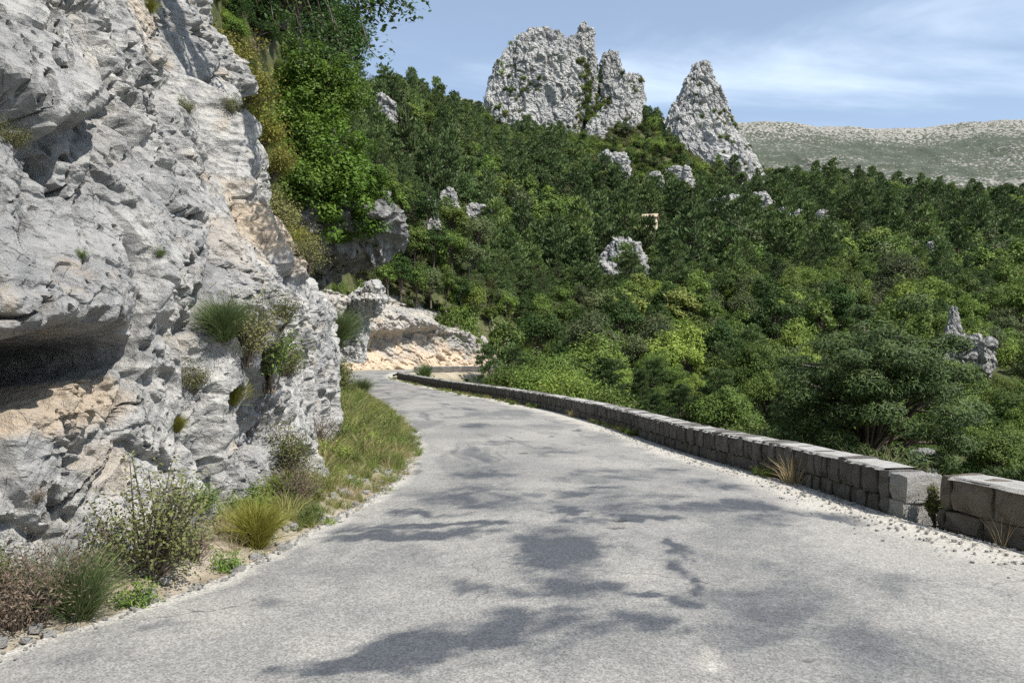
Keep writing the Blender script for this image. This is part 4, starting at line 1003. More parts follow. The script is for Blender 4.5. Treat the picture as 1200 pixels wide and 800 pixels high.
# ------------------------------------------------------------------ scattering
def scatter(name, pts, idx_, rot, scl, protos, label=None, cat=None):
    coll = bpy.data.collections.new(name + '_kinds')
    for i, me in enumerate(protos):
        coll.objects.link(bpy.data.objects.new('%s_kind_%02d' % (name, i), me))
    me = bpy.data.meshes.new(name); n = len(pts)
    me.vertices.add(n); me.vertices.foreach_set('co', np.asarray(pts, np.float32).ravel())
    for an, tp, vals in (('idx', 'INT', np.asarray(idx_, np.int32)), ('rz', 'FLOAT', np.asarray(rot, np.float32)), ('sc', 'FLOAT_VECTOR', np.asarray(scl if np.ndim(scl) == 2 else np.stack([scl] * 3, 1), np.float32))):
        at = me.attributes.new(an, tp, 'POINT'); at.data.foreach_set('vector' if tp == 'FLOAT_VECTOR' else 'value', vals.ravel())
    o = bpy.data.objects.new(name, me); COL.objects.link(o); o['kind'] = 'stuff'
    if label: o['label'] = label; o['category'] = cat
    ng = bpy.data.node_groups.new(name, 'GeometryNodeTree')
    ng.interface.new_socket('Geometry', in_out='INPUT', socket_type='NodeSocketGeometry'); ng.interface.new_socket('Geometry', in_out='OUTPUT', socket_type='NodeSocketGeometry')
    N, Lk = ng.nodes, ng.links
    gi, go = N.new('NodeGroupInput'), N.new('NodeGroupOutput')
    ci = N.new('GeometryNodeCollectionInfo'); ci.inputs['Collection'].default_value = coll; ci.inputs['Separate Children'].default_value = True; ci.inputs['Reset Children'].default_value = True
    ip = N.new('GeometryNodeInstanceOnPoints'); ip.inputs['Pick Instance'].default_value = True
    def na_(nm, tp):
        a = N.new('GeometryNodeInputNamedAttribute'); a.data_type = tp; a.inputs['Name'].default_value = nm; return a.outputs[0]
    cx_ = N.new('ShaderNodeCombineXYZ'); Lk.new(na_('rz', 'FLOAT'), cx_.inputs[2])
    er = N.new('FunctionNodeEulerToRotation'); Lk.new(cx_.outputs[0], er.inputs[0])
    Lk.new(gi.outputs[0], ip.inputs['Points']); Lk.new(ci.outputs[0], ip.inputs['Instance']); Lk.new(na_('idx', 'INT'), ip.inputs['Instance Index'])
    Lk.new(er.outputs[0], ip.inputs['Rotation']); Lk.new(na_('sc', 'FLOAT_VECTOR'), ip.inputs['Scale']); Lk.new(ip.outputs[0], go.inputs[0])
    md = o.modifiers.new('scatter', 'NODES'); md.node_group = ng
    return o

def joined(pairs, nm):                         # trunk + crown as one mesh for the far wood
    out = []
    for i, (a, b) in enumerate(pairs):
        Vs, Fs, As, mi, off = [], [], [], [], 0
        for k, me in enumerate((a, b)):
            v_ = np.empty(len(me.vertices) * 3, np.float32); me.vertices.foreach_get('co', v_); f_ = np.empty(len(me.loops), np.int32); me.loops.foreach_get('vertex_index', f_)
            at = np.empty(len(me.vertices), np.float32); me.attributes['v'].data.foreach_get('value', at)
            Vs.append(v_.reshape(-1, 3)); Fs.append(f_.reshape(-1, 4) + off); As.append(at); mi.append(np.full(len(f_) // 4, k)); off += len(me.vertices)
        out.append(mesh_np('%s_%d' % (nm, i), np.concatenate(Vs), np.concatenate(Fs), None, False, {'v': np.concatenate(As)}, [a.materials[0], b.materials[0]], np.concatenate(mi)))
    return out

rngf = np.random.default_rng(77)
sp_ = 4.8
GX, GY = np.meshgrid(np.arange(-190, 330, sp_), np.arange(10, 452, sp_), indexing='ij')
FP = np.stack([GX.ravel(), GY.ravel()], 1) + rngf.uniform(-.48, .48, (GX.size, 2)) * sp_
GX, GY = np.meshgrid(np.arange(-60, 130, 3.4), np.arange(46, 170, 3.4), indexing='ij')
FP = np.vstack([FP[~((FP[:, 1] > 46) & (FP[:, 1] < 170) & (FP[:, 0] > -60) & (FP[:, 0] < 130))], np.stack([GX.ravel(), GY.ravel()], 1) + rngf.uniform(-.48, .48, (GX.size, 2)) * 3.4])
col_px = FP[:, 0] / FP[:, 1] * F_PX + 600
FP = FP[(col_px > -80) & (col_px < 1330) | (FP[:, 1] < 40) & (np.abs(FP[:, 0]) < 40) & (FP[:, 1] > 8)]
fz = terrain(FP)
dl, sl2 = line_dist(FP, Lc); dr, sr2 = line_dist(FP, Rc)
inside = (sl2 > 0) & (sr2 < 0) & (dl + dr < 13)
ok = ~inside & (dl > 2.2) & (dr > 1.9)
cxp = FP[:, 0] / FP[:, 1] * F_PX + 600
left_bank = (cxp < 600) & (FP[:, 1] < 74) & (FP[:, 0] < np.interp(FP[:, 1], Lc[:, 1][:560], Lc[:, 0][:560]))
ok &= ~left_bank                                # planted by hand below
# keep the cutting, the far loop of road and the rocks in view
dc, sc2 = line_dist(FP, Cc[::6]); ok &= ~((dc < 2.5) & (FP[:, 1] < 135))
for (V, d) in CRAGS:
    x0, x1 = V[:, 0].min(), V[:, 0].max(); w = x1 - x0; big = w > 20
    m = (FP[:, 0] > x0 + (.10 * w if big else -1.0)) & (FP[:, 0] < x1 - (.10 * w if big else -1.0)) & (FP[:, 1] > d - (w * .95 if big else max(4, w * .6))) & (FP[:, 1] < d + w * .5)
    if big: m &= (rngf.uniform(size=len(FP)) < 0.72) | (FP[:, 1] > d - w * .25)
    ok &= ~m
hx = hb[0]; ok &= ~((np.abs(FP[:, 0] - hx) < 6.5) & (FP[:, 1] > hd - 26) & (FP[:, 1] < hd + 8))
ok &= ~((cxp < 572) & (FP[:, 1] > 46) & (FP[:, 1] < 118) & (cxp > 430))
# bare scree ledges
ok &= ~((rngf.uniform(size=len(FP)) < .05))
FP, fz, cxp = FP[ok], fz[ok], cxp[ok]
rF = FP[:, 1]
P3 = np.stack([FP[:, 0], FP[:, 1], np.zeros(len(FP))], 1)
kindn = fbm(P3 / 60.0, 140, 3) + rngf.normal(0, .22, len(FP)) + 0.06 * sm(150, 60, rF) * -1 + 0.18 * np.exp(-((cxp - 900) / 260) ** 2) * sm(100, 200, rF)
is_pine = kindn > 0.07
scale = np.clip(rngf.lognormal(-.02, .28, len(FP)), .5, 1.65) * np.where(rF > 300, .82, 1.0) * np.where(is_pine, .85, 1.0)
scale *= np.where((rF >= 46) & (rF < 170), .74, 1.0)
scale *= np.where((rF < 60), rngf.uniform(.55, .85, len(FP)), 1.0)
edge_ = np.minimum(line_dist(FP, Rc)[0], line_dist(FP, Lc)[0])
scale *= np.where(edge_ < 6, .55, 1.0)
# near the parapet keep tops below the sight line to the hillside
topz = np.interp(rF, [8, 14, 20, 30, 45, 60], [-.1, 0.2, 0.3, .2, .4, 1.5])
hh = np.where(is_pine, 8.0, 7.0)
scale = np.where(rF < 60, np.clip(np.minimum(scale, (topz - fz) / hh), .22, 2), scale)
rot = rngf.uniform(0, 6.28, len(FP))
lod = np.where(rF < 88, 0, np.where(rF < 170, 1, 2))
vis = (cxp > (440)) & (cxp < 1215)
size = np.where(vis, scale * hh / rF, 0)
HERO = []
order = np.argsort(-size)[:285]
hero = np.zeros(len(FP), bool); hero[order] = True
LODS_B, LODS_P = (BN, BM, BF), (PN, PM, PF)
BJ = [joined(x, 'joined_broadleaf%d' % i) for i, x in enumerate(LODS_B)]; PJ = [joined(x, 'joined_pine%d' % i) for i, x in enumerate(LODS_P)]
flat_protos = BJ[0] + BJ[1] + BJ[2] + PJ[0] + PJ[1] + PJ[2]
offs = np.cumsum([0] + [len(x) for x in (BJ[0], BJ[1], BJ[2], PJ[0], PJ[1], PJ[2])])
pick = rngf.integers(0, 1000, len(FP))
gi_ = np.zeros(len(FP), int)
for i in range(len(FP)):
    c_ = (3 if is_pine[i] else 0) + lod[i]; gi_[i] = offs[c_] + pick[i] % (offs[c_ + 1] - offs[c_])
rest = ~hero
zf_ = np.where(rF > 60, rngf.uniform(.80, 1.25, len(FP)) * np.where(is_pine, 1.12, 1.0), 1.0)
scatter('forest', np.concatenate([FP[rest], (fz[rest] - .1)[:, None]], 1), gi_[rest], rot[rest], np.stack([scale, scale, scale * zf_], 1)[rest], flat_protos)

def tree(name, pair, loc, rz, sc, label, cat, group=None):
    r = empty(name, loc, label, cat, group, rz, sc)
    add('trunk', pair[0], r); add('crown', pair[1], r)
    return r
for i in np.where(hero)[0]:
    P_, nm = ((LODS_P[lod[i]], 'pine_tree') if is_pine[i] else (LODS_B[lod[i]], 'broadleaf_tree'))
    near_ = rF[i] < 60
    what = 'dark green pine' if is_pine[i] else 'rounded leafy green tree'
    if near_: where = 'on the bank behind the weathered brown parapet' if cxp[i] > 1100 else ('on the bank behind the dressed end of the long parapet' if cxp[i] > 930 else ('on the bank behind the middle of the long parapet' if cxp[i] > 700 else 'in the gully behind the far half of the long parapet'))
    elif cxp[i] < 575: where = 'on the slope above the pale road cutting'
    elif rF[i] < 95: where = 'low in the valley around the grey boulder outcrop' if cxp[i] > 1020 else ('low in the valley beyond the dressed end of the parapet' if cxp[i] > 830 else 'low in the valley beside the far road loop')
    else: where = 'on the wooded slope below the broad crag' if cxp[i] < 700 else ('on the wooded slope below the small house' if cxp[i] < 820 else ('on the wooded slope below the pinnacle' if cxp[i] < 960 else 'on the wooded slope below the bare plateau'))
    lab = what + ' ' + where; g = ('pines ' if is_pine[i] else 'leafy trees ') + where
    tr_ = tree(nm, P_[pick[i] % len(P_)], (FP[i, 0], FP[i, 1], fz[i] - .1), rot[i], scale[i], lab, 'tree', g); tr_.scale = (scale[i], scale[i], scale[i] * zf_[i])

# undergrowth between the trees
U_ = np.stack([rngf.uniform(-60, 190, 9000), rngf.uniform(12, 300, 9000)], 1)
ucx = U_[:, 0] / U_[:, 1] * F_PX + 600
dl, sl2 = line_dist(U_, Lc); dr, sr2 = line_dist(U_, Rc)
dcu, _ = line_dist(U_, Cc[::6])
lb = (ucx < 600) & (U_[:, 1] < 74) & (sl2 <= 0)
m = (ucx > 380) & (ucx < 1260) & ~((sl2 > 0) & (sr2 < 0) & (dl + dr < 13)) & (dr > 1.0) & (dl > 3.4) & ~lb & ~((dcu < 3) & (U_[:, 1] < 135)) & ~((U_[:, 1] < 118) & (dl < 3.6))
U_ = U_[m]; uz = terrain(U_); ud = line_dist(U_, Rc)[0]
us = np.where((U_[:, 0] / U_[:, 1] * F_PX + 600 < 572) & (U_[:, 1] < 118), .4, 1) * rngf.uniform(.35, .9, len(U_)) * np.where(ud < 2.5, .32, np.where(ud < 5, .6, 1))
scatter('undergrowth', np.concatenate([U_, uz[:, None] - .05], 1), rngf.integers(0, 4, len(U_)), rngf.uniform(0, 6.28, len(U_)), us, joined(SHM, 'js') + joined(SHO, 'jo'))

# ------------------------------------------------------------------ single trees that stand out
PB = broadleaf('parapet_pine', 2001, 6.4, 6.0, 150, 430, .14, M['pine_near'], .0, .55, 'bark', .22, (.055, .105))
pp = px(985, 560, 15.5); pz = float(terrain(np.array([[pp[0] + .3, 15.5]]))[0])
tree('pine_tree', PB, (pp[0] + .35, 15.5, pz - .1), 0.6, (CAMH + (HOR - 338) / F_PX * 15.5 - pz) / 6.5, 'large dense pine right behind the parapet, its lowest boughs over the wall', 'tree')
for i, (x, y, d, h) in enumerate([(748, 330, 150, 6.5), (800, 343, 152, 5.0), (735, 345, 149, 5.0)]):
    pr = broadleaf('pale_tree', 2010 + i, h, h * .75, 40, 90, .28, M['pale'], .15)
    d = chit(x, y + 22, 4.0); q_ = px(x, y, d); gz_ = float(terrain(np.array([[q_[0], d]]))[0]); top_ = q_[2]
    tree('broadleaf_tree', pr, (q_[0], d, gz_ - .1), 0, max(.8, (top_ + 1.2 - gz_) / h), 'pale yellow-green tree lighter than the wood around it', 'tree', 'pale yellow-green trees')
DT = [broadleaf('dark_round_tree', 2020, 7.5, 7.5, 60, 120, .30, M['dark_oak'], .25)]
q_ = px(620, 424, 112); tree('broadleaf_tree', DT[0], (q_[0] + 1.0, 118, -.2), .4, 1.15, 'round dark green tree at the edge of the far road loop', 'tree')

# left bank above the road, past the rock face: bushes and trees rooted on the slope
MP = [broadleaf('bank_tree', 2030 + i, 6.5, 4.6, 70, 230, .16, M['maple'], .10, .8) for i in range(2)]
def on_bank(x, d):
    X = (x - 600) / F_PX * d; return X, d, float(terrain(np.array([[X, d]]))[0])
X, Y, Z = on_bank(372, 29)
tree('broadleaf_tree', MP[0], prow_top(-8.6, 36.0), .3, .95, 'bright green leafy tree hanging over the dark rock prow', 'tree')
tree('broadleaf_tree', MP[1], ghit(356, 225, 20), 1.2, 1.0, 'tall bright green tree rooted above the rock face', 'tree')
HG = [broadleaf('hanging_tree', 2035 + i, 3.6, 3.6, 50, 200, .15, M['maple'], -1.1, .8) for i in range(2)]
for k, (x_, y_, s_) in enumerate([(-7.5, 34.0, 1.1), (-9.6, 32.0, 1.2), (-6.4, 35.4, .8), (-8.6, 33.2, 1.0), (-11.2, 30.6, 1.2)]):
    tree('broadleaf_tree', HG[k % 2], prow_top(x_, y_), k * 2.0, s_, 'small leafy tree drooping over the lip of the dark rock prow', 'tree', 'trees drooping over the prow')
SB = [broadleaf('bank_oak', 2040 + i, 6.0, 5.0, 60, 220, .15, M['dark_oak'], .08) for i in range(2)]
bank_trees = []
for (x, y, d, s_) in [(300, 175, 24, .75), (285, 110, 25, .8), (330, 120, 30, .9), (300, 60, 30, 1.0), (350, 60, 38, 1.1), (395, 150, 44, 1.1), (330, 20, 38, 1.1), (415, 195, 50, 1.0), (430, 240, 54, .9), (380, 110, 46, 1.0), (345, 300, 31, .6), (270, 40, 28, 1.0), (320, 250, 28, .6), (438, 200, 60, 1.0), (400, 90, 55, .9)]:
    k = len(bank_trees); bank_trees.append(tree('broadleaf_tree', SB[k % 2], ghit(x, y, 20) or tuple(px(x, y, d)), k * 1.3, s_, 'dark leafy tree crowded on the steep bank above the rock face', 'tree', 'dark trees on the steep bank'))
YS = shrub('yellow_bank_shrub', 2050, 1.5, 1.7, 40, 90, .075, M['yellow'])
def plant(name, pair, loc, rz, sc, label, cat='shrub', group=None):
    r = empty(name, loc, label, cat, group, rz, sc); add('stems', pair[0], r); add('foliage', pair[1], r); return r
for k, (x, y, d, s_) in enumerate([(262, 70, 17.5, 1.0), (280, 105, 17.5, 1.0), (300, 150, 18.5, .8), (318, 185, 20, .7), (345, 275, 23, .7)]):
    plant('shrub', YS, tuple(px(x, y + 25, d)), k * 1.1, s_, 'yellowing shrub along the top edge of the rock face', group='yellowing shrubs on the rock edge')
OB = [shrub('bank_bush', 2060 + i, 2.6, 3.0, 46, 110, .13, M['olive']) for i in range(2)]
for k, (x, y, d, s_) in enumerate([(440, 230, 62, 1.2), (455, 255, 68, 1.3), (430, 175, 62, 1.3), (448, 200, 72, 1.4), (415, 150, 58, 1.2)]):
    plant('shrub', OB[k % 2], ghit(x, y, 40) or tuple(px(x, y, d)), k * 1.7, s_, 'dull olive bush on the bank behind the dark rock prow', group='olive bushes behind the prow')

B_ = np.stack([rngf.uniform(-40, -3, 6000), rngf.uniform(19, 90, 6000)], 1)
dlb, slb = line_dist(B_, Lc); dcb, _ = line_dist(B_, Cc[::6])
m = (slb <= 0) & (dlb > 1.7) & (dlb < 16) & ~((dcb < 3) & (B_[:, 1] > 70)) & ~((B_[:, 1] > 27) & (B_[:, 1] < 47) & (dlb < 4.2)) & ~((B_[:, 1] > 74) & (dlb < 4.5))
B_ = B_[m][:1500]; bz = terrain(B_)
scatter('bank_scrub', np.concatenate([B_, bz[:, None] - .05], 1), rngf.integers(0, 4, len(B_)), rngf.uniform(0, 6.28, len(B_)), rngf.uniform(.25, .62, len(B_)) * np.where(dlb[m][:1500] < 3, .7, 1), joined(SHM, 'bs') + joined(OB, 'bo'))

# trees and bushes along the top of the cutting
for k, (x, y, d, s_) in enumerate([(455, 352, 116, .8), (470, 350, 118, .9), (488, 355, 119, .8), (505, 358, 120, .8), (522, 362, 121, .85), (540, 365, 122, .75), (556, 372, 123, .7), (462, 310, 124, .9), (485, 315, 126, 1.0), (508, 318, 127, .95), (530, 322, 128, .95), (550, 330, 129, .9), (470, 270, 136, 1.0), (500, 275, 138, 1.0), (530, 285, 140, 1.0), (560, 300, 140, 1.0), (450, 250, 132, 1.0)]):
    tree('broadleaf_tree', BM[k % 4], tuple(px(x, y, d)), k * 1.1, s_ * 1.05, 'bushy green tree growing above the pale road cutting', 'tree', 'trees above the cutting')
# bushes inside the bend, past the parapet
IB = shrub('bend_bush', 2070, 2.6, 3.4, 50, 120, .15, M['oak'])
for k, (x, y, d, s_) in enumerate([(582, 464, 60, .8), (600, 464, 56, 1.0), (628, 468, 50, .95), (590, 454, 66, .75), (655, 474, 44, .9), (680, 486, 36, .8), (715, 500, 30, .7)]):
    plant('shrub', IB, tuple(px(x, y + 8, d)), k * 1.4, s_, 'green bush crowding the valley side of the parapet near the bend', group='bushes along the parapet by the bend')
CY = broom('small_cypress', 2080, 2.0, .6, 500, M['pine'], .05, .1)
plant('shrub', CY, tuple(px(498, 449, 72)), 0, 1.0, 'slim dark upright shrub behind the far end of the parapet')

# ------------------------------------------------------------------ oak on the cliff top whose branches hang into the sky
ob, lf = MB(), MB(); ro = np.random.default_rng(301)
base = px(265, -150, 13.5)
base = np.array([-5.6, 12.2, 9.6])
tk = [base + [-.3, 0, -1.2], base + [0, -.2, .6], base + [.3, -.5, 2.0], base + [.9, -.9, 3.0]]
ob.tube(np.array(tk), [.22, .19, .15, .10], 9)
sprays = []
for (x, y, d) in [(338, 8, 11.5), (352, 30, 11.5), (330, -25, 11.5), (372, 42, 11.4), (385, 55, 11.3), (395, 48, 11.2), (365, 15, 11.6), (408, 60, 11.2), (345, -40, 11.5), (405, -28, 10.5), (420, 3, 10.3), (432, 14, 10.2), (445, 2, 10.2), (460, -8, 10.1), (415, -8, 10.4), (390, -40, 10.6), (440, -25, 10.2), (470, -22, 10.1), (300, -30, 12.0), (310, -60, 11.6), (360, -70, 11.2), (420, -70, 10.6), (290, -90, 11.8), (340, -100, 11.4), (318, 20, 12.2), (432, 56, 11.0), (412, 5, 10.4), (472, 0, 10.1), (452, 6, 10.2), (430, 0, 10.3), (355, 55, 11.6)]:
    sprays.append(px(x, y, d))
for c in sprays:
    a = np.array(tk[2 if ro.uniform() < .5 else 3]); mid = (a + c) / 2 + np.array([0, 0, .55]) + ro.normal(0, .1, 3)
    end = c + np.array([.12, 0, -.12])
    ob.tube(np.array([a, (a + mid) / 2 + [0, 0, .12], mid, (mid + c) / 2 + [0, 0, .1], c, end]), [.05, .04, .026, .016, .008, .004], 5)
    n = 62
    off = np.clip(ro.normal(0, 1, (n, 3)), -1.5, 1.5) * np.array([.20, .20, .11]); C = c + off
    lf.leaves(C, ro.normal(0, .45, (n, 3)) + np.array([.2, -.3, .7]), .075 * ro.uniform(.7, 1.3, n), .05 * ro.uniform(.7, 1.3, n), ro, np.clip(ro.normal(.45, .25, n), 0, 1), .5)
oak = empty('oak_tree', base, 'oak on the cliff top with leafy branch ends hanging against the sky', 'tree')
def shifted(mb, nm, mat, smooth=False):
    mb.V = [v_ - base for v_ in mb.V]; return mb.mesh(nm, mat, smooth)
add('trunk', shifted(ob, 'oak_trunk', M['bark'], True), oak); add('crown', shifted(lf, 'oak_crown', M['dark_oak']), oak)

# ------------------------------------------------------------------ plants on the rock face and its foot
dg = bpy.context.evaluated_depsgraph_get()
def bvh(me): 
    v_ = np.empty(len(me.vertices) * 3, np.float32); me.vertices.foreach_get('co', v_); f_ = np.empty(len(me.loops), np.int32); me.loops.foreach_get('vertex_index', f_)
    return BVHTree.FromPolygons(v_.reshape(-1, 3).tolist(), f_.reshape(-1, 4).tolist())
# a coarser copy of the rock face is enough to root plants on it
st_u, st_v = 4, 4
sub = Pc.reshape(nu, nvv, 3)[::st_u, ::st_v]; nsu, nsv = sub.shape[:2]
CB = BVHTree.FromPolygons(sub.reshape(-1, 3).tolist(), grid_faces(nsu, nsv).tolist())
VB = BVHTree.FromPolygons(verge_pts.tolist(), grid_faces(len(LV), nw).tolist())
def hit(x, y):
    o_ = Vector((0, 0, CAMH)); dv = Vector(((x - 600) / F_PX, 1, (HOR - y) / F_PX)).normalized()
    a = CB.ray_cast(o_, dv); b = VB.ray_cast(o_, dv)
    c_ = [h for h in (a, b) if h[0] is not None]
    if not c_: return None
    return min(c_, key=lambda h: h[3])[0]
LS = shrub('leafy_shrub', 3001, 1.0, 1.0, 42, 85, .032, M['olive'], up=.7, ratio=.62)
LS2 = shrub('leafy_green_shrub', 3002, .75, .75, 34, 70, .030, M['oak'], up=.7)
YB = broom('yellow_broom', 3003, .55, .42, 1500, M['yellow'], .005, .25)
BR = broom('green_broom', 3004, .7, .55, 1300, M['broom'], .0045, .3)
BR2 = broom('wide_broom', 3005, .9, 1.0, 2600, M['broom'], .005, .5)
DB = shrub('dry_bush', 3006, .6, .7, 40, 40, .028, M['brown'], ratio=.35)
DT1 = tuft('dry_tuft', 3007, .45, .4, 170, M['straw'], .006, .7)
GT1 = tuft('green_tuft', 3008, .28, .35, 150, M['grass'], .008, .7)
HB = shrub('leafy_herb', 3009, .28, .42, 22, 40, .035, M['oak'], up=.6, ratio=.4)
OL = shrub('olive_cliff_shrub', 3010, .8, .8, 36, 75, .035, M['olive'], up=.6, ratio=.5)
def at(x, y, pair, sc, label, cat='shrub', name='shrub', group=None, rz=None, sink=.05):
    h = hit(x, y)
    if h is None: print('no surface at', x, y); return
    k = float(h.y) / 6.0
    loc = (h.x, h.y, h.z - sink)
    if isinstance(pair, tuple): plant(name, pair, loc, rz if rz is not None else x * .37, sc, label, cat, group)
    else:
        o = add(name, pair, None, loc, None, label, cat, group); o.rotation_euler = (0, 0, x * .37); o.scale = (sc,) * 3
at(180, 672, LS, 1.0, 'large leafy shrub with small pale green leaves at the foot of the rock face')
at(228, 655, DB, .8, 'brown dry bush under the large leafy shrub')
at(235, 600, LS2, .5, 'small leafy shrub rooted in the rock above the large leafy shrub')
at(302, 640, YB, 1.0, 'dense yellow-green broom bush against the foot of the rock')
at(95, 722, BR, .85, 'upright green broom beside the road at the foot of the rock')
at(50, 728, DB, 1.1, 'dry grey-brown bush beside the upright broom', rz=1)
at(22, 735, DB, .9, 'dry straggly bush with straw mixed in by the road edge', rz=2.4)
at(8, 690, LS2, .55, 'small green shrub in the rock left of the dry bushes')
at(160, 706, HB, .9, 'low green leafy herb at the road edge below the large shrub', 'herb', 'herb')
at(265, 665, HB, .8, 'low green herb at the road edge beside the yellow broom', 'herb', 'herb')
at(262, 395, BR2, .6, 'feathery green broom growing from the rock ledge', rz=.4)
at(288, 420, OL, 1.0, 'olive shrub growing below the feathery broom on the rock')
at(315, 450, LS2, 1.25, 'dark green shrub on the rock ledge above the verge')
at(335, 440, OL, .8, 'small olive shrub beside the dark green ledge shrub')
at(228, 455, OL, .45, 'tiny olive tuft beside the small dark hole in the rock')
at(275, 470, YB, .6, 'little yellow broom tuft in the rock cleft')
plant('shrub', BR2, tuple(px(392, 408, 19.8)), 1.9, 1.35, 'big feathery broom at the end of the rock face by the bend')
at(10, 170, OL, .38, 'grey-green shrub high on the rock slab')
at(95, 300, LS2, .18, 'tiny green plant in a slab crack', group='tiny plants in slab cracks')
at(92, 275, LS2, .14, 'tiny green plant in a slab crack', group='tiny plants in slab cracks')
at(185, 298, LS2, .2, 'tiny green plant in a slab crack', group='tiny plants in slab cracks')
at(175, 95, OL, .35, 'sparse olive plant high on the rock face', group='sparse plants high on the rock')
at(215, 130, OL, .4, 'sparse olive plant high on the rock face', group='sparse plants high on the rock')
at(170, 10, YB, .6, 'yellowish tuft at the top of the rock slab')
at(270, 130, OL, .45, 'sparse olive plant high on the rock face', group='sparse plants high on the rock')
at(208, 500, YB, .35, 'little yellow tuft on the lower slab')
at(350, 590, DB, 1.0, 'brown withered bush at the foot of the rock beside the verge grass')
at(335, 555, OL, 1.0, 'grey-olive bush against the rock at the verge')
at(375, 520, DB, 1.0, 'brown dry bush where the verge grass meets the rock')
at(400, 470, OL, 1.3, 'olive bush at the upper end of the verge')
at(424, 462, BR2, 1.1, 'green broom leaning over the verge near the bend', rz=3)
at(290, 505, DB, .8, 'brown twiggy bush hanging in the rock cleft')
at(45, 580, DB, .25, 'tiny dry plant under the pale rock hollow')
at(360, 315, OL, .9, 'olive shrub on the upper edge of the rock face')
at(330, 380, OL, .6, 'small olive shrub on the steep upper slab')

# verge grass: thousands of tufts, nobody could count them
GP = [tuft('grass_kind_%d' % i, 3100 + i, .26 + .06 * i, .30, 60, M['grass'], .008, .7) for i in range(3)] + [tuft('straw_kind_%d' % i, 3110 + i, .34, .28, 40, M['straw'], .006, .7) for i in range(2)] + [HB[1]]
ng_ = 6500
ii = rngf.integers(0, len(LV), ng_ * 2); fo_ = rngf.uniform(-.10, 1.9, ng_ * 2)
gp = LV[ii] + Nl[ii] * fo_[:, None]
y_ = gp[:, 1]
dens = np.interp(y_, [-4, 6, 7.6, 8.6, 22, 46], [.10, .10, .25, 1, 1, .8]) * np.where(fo_ < .12, .35, 1) * np.where((y_ < 8) & (fo_ < .35), .2, 1)
footd = gp[:, 0] - np.interp(y_, Fc[:, 1], Fc[:, 0])
dens *= .35 + .65 * sm(-.25, .12, fbm(np.concatenate([gp * 1.9, np.zeros((len(gp), 1))], 1), 181, 3))
m = (rngf.uniform(size=len(gp)) < dens) & ((footd > -.25) | (y_ > 18))
gp, fo_, y_ = gp[m][:ng_], fo_[m][:ng_], y_[m][:ng_]
gzv = -0.02 + 0.10 * sm(0.0, 0.5, fo_) + 0.30 * sm(0.4, 2.4, fo_)
pk = rngf.uniform(size=len(gp)); gidx = np.where(pk < .62, rngf.integers(0, 3, len(gp)), np.where(pk < .93, rngf.integers(3, 5, len(gp)), 5))
gs = rngf.uniform(.45, 1.25, len(gp)) * (1 + .55 * fbm(np.concatenate([gp * 1.4, np.zeros((len(gp), 1))], 1), 180, 3)) * np.interp(fo_, [0, .4, 1.5], [.38, .75, 1.35]) * np.interp(y_, [0, 8, 14], [.7, .9, 1.1])
scatter('verge_grass', np.concatenate([gp, gzv[:, None]], 1), gidx, rngf.uniform(0, 6.28, len(gp)), gs, GP)

# weeds along both sides of the parapet
wi = rngf.integers(0, len(W1), 1500); Tn = np.gradient(W1, axis=0); Tn /= np.linalg.norm(Tn, axis=1)[:, None]; Nw = np.stack([Tn[:, 1], -Tn[:, 0]], 1)
side_ = rngf.uniform(size=1500) < .55
wl_n = fbm(np.concatenate([W1[wi] * .5, np.zeros((1500, 1))], 1), 160, 3)
far_g = sm(20, 36, W1[wi][:, 1])
keep_ = side_ | (wl_n > .25 - .6 * far_g)
off_ = np.where(side_, rngf.uniform(.5, 1.5, 1500), -rngf.uniform(.02, .14, 1500) - far_g * rngf.uniform(0, .6, 1500))
wpz = np.concatenate([W1[wi] + Nw[wi] * off_[:, None], np.where(side_, -.1, .0)[:, None]], 1)[keep_]
wsc = (rngf.uniform(.4, 1.1, 1500) * np.where(side_, 1.15, .6))[keep_]
scatter('parapet_weeds', wpz, rngf.integers(0, 6, len(wpz)), rngf.uniform(0, 6.28, len(wpz)), wsc, GP)
# single clumps of straw one can pick out
DT2 = tuft('tall_straw', 3200, .75, .5, 150, M['straw'], .006, .8)
def on_wall(y, off):
    j = int(np.argmin(np.abs(W1[:, 1] - y))); return W1[j] + Nw[j] * off
q_ = on_wall(10.9, -.06); o = add('straw_clump', DT1, None, (q_[0], q_[1], 0), None, 'tall dry straw clump against the road face of the parapet', 'grass'); o.scale = (1.0, 1.0, 1.1)
q_ = on_wall(10.3, .80); o = add('straw_clump', DT2, None, (q_[0], q_[1], -.1), None, 'dry golden grass clump behind the dressed end of the parapet', 'grass'); o.scale = (1.1,) * 3
q_ = on_wall(9.5, .85); o = add('straw_clump', DT2, None, (q_[0], q_[1], -.1), None, 'golden straw tuft beside the golden clump behind the parapet', 'grass'); o.scale = (.8,) * 3
q_ = ground_px(1175, 640); o = add('weed_stalks', tuft('weed_stalks', 3201, .45, .14, 14, M['straw'], .006, .4), None, (q_[0] - .03, q_[1], 0), None, 'few dry weed stalks standing against the weathered parapet', 'weed')
q_ = on_wall(23, -.08); o = add('straw_clump', DT1, None, (q_[0], q_[1], 0), None, 'lone pale grass clump at the parapet foot halfway to the bend', 'grass'); o.scale = (.7,) * 3
gq = (Rc[i0] + Rc[i2_]) / 2
plant('ivy', shrub('gap_ivy', 3202, .45, .22, 20, 60, .03, M['olive']), (gq[0] + .22, gq[1], -.02), 0, 1.0, 'small plant growing in the gap between the two parapets', 'plant')

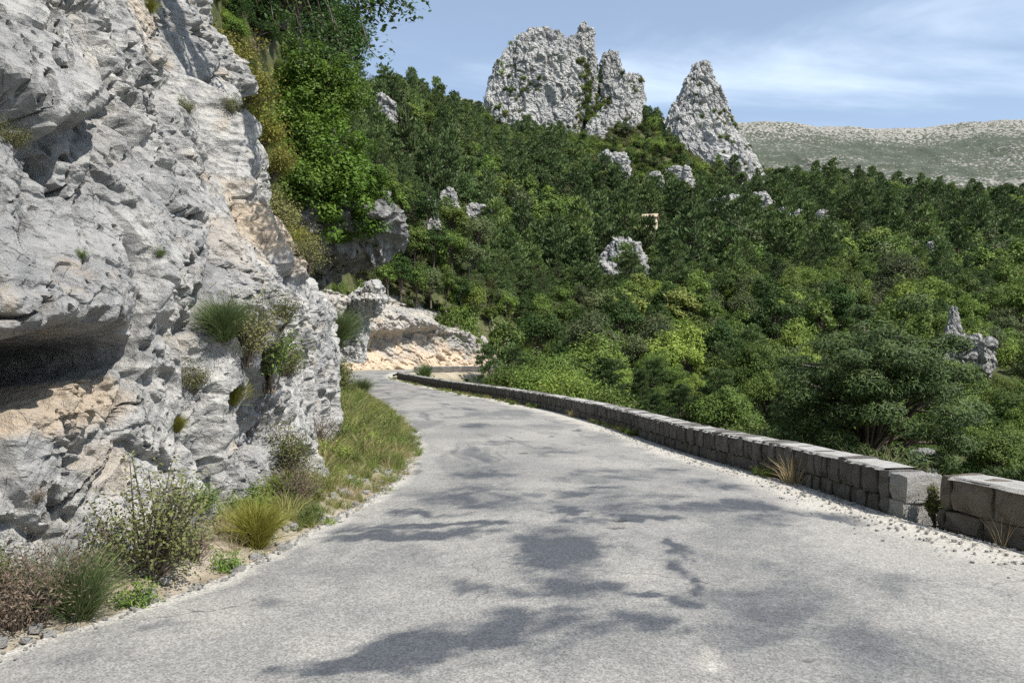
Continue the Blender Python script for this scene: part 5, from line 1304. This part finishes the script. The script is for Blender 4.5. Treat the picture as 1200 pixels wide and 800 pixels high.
# loose gravel at the road edges
PEB = []
for i in range(4):
    v_, f_ = SV[i]; PEB.append(mesh_np('pebble_kind_%d' % i, v_ * np.array([1, .8, .55]), f_, M['dressed'], False))
n = 2600
ri = rngf.integers(0, len(rows), n * 3); rowy = Rr[ri, 1]; m = (rowy > 3) & (rowy < 20); ri = ri[m][:n]
fr = 1 - np.abs(rngf.normal(0, .06, len(ri)))
lf_ = rngf.uniform(size=len(ri)) < .25; fr = np.where(lf_, np.abs(rngf.normal(0, .012, len(ri))) - .01, np.minimum(fr, .992))
gp = Lr[ri] * (1 - fr)[:, None] + Rr[ri] * fr[:, None]
scatter('loose_gravel', np.concatenate([gp, np.full((len(gp), 1), .014)], 1), rngf.integers(0, 4, len(gp)), rngf.uniform(0, 6.28, len(gp)), np.abs(rngf.normal(.008, .010, len(gp))) + .006, PEB)
# stones fallen at the foot of the rock
n = 420
ii = rngf.integers(0, len(LV), n * 2); m = (LV[ii, 1] > 3) & (LV[ii, 1] < 12); ii = ii[m][:n]
fo_ = rngf.uniform(.0, .8, len(ii)); gp = LV[ii] + Nl[ii] * fo_[:, None]
gzv = 0.10 * sm(0.0, 0.5, fo_) + 0.30 * sm(0.4, 2.4, fo_)
scatter('fallen_stones', np.concatenate([gp, gzv[:, None]], 1), rngf.integers(0, 4, len(gp)), rngf.uniform(0, 6.28, len(gp)), np.abs(rngf.normal(.03, .035, len(gp))) + .015, PEB)

CX = np.stack([rngf.uniform(-25, 135, 2600), rngf.uniform(335, 425, 2600)], 1); CX = CX[(CX[:, 0] / CX[:, 1] * F_PX + 600 > 560)]
cz_ = terrain(CX)
scatter('ridge_scrub', np.concatenate([CX, cz_[:, None] - .1], 1), rngf.integers(0, 4, len(CX)), rngf.uniform(0, 6.28, len(CX)), rngf.uniform(.7, 1.6, len(CX)), joined(SHM, 'rs') + joined(SHO, 'ro'))
# scrub on the crags
n = 900; sp3 = []
for ci, (V, d) in enumerate(CRAGS[:4]):
    Vn = V[rngf.integers(0, len(V), 3000)]; c3 = fbm(Vn / 9.0, 170, 3); Vn = Vn[(c3 + .25 * (Vn[:, 2].max() - Vn[:, 2]) / np.ptp(V[:, 2]) > .26) & (Vn[:, 2] < V[:, 2].max() - .10 * np.ptp(V[:, 2]))]; sp3.append(Vn[:420])
sp3 = np.vstack(sp3)
scatter('crag_scrub', sp3 - [0, 0, .3], rngf.integers(0, 4, len(sp3)), rngf.uniform(0, 6.28, len(sp3)), rngf.uniform(.4, 1.15, len(sp3)), joined(SHM, 'cs') + joined(SHO, 'co'))
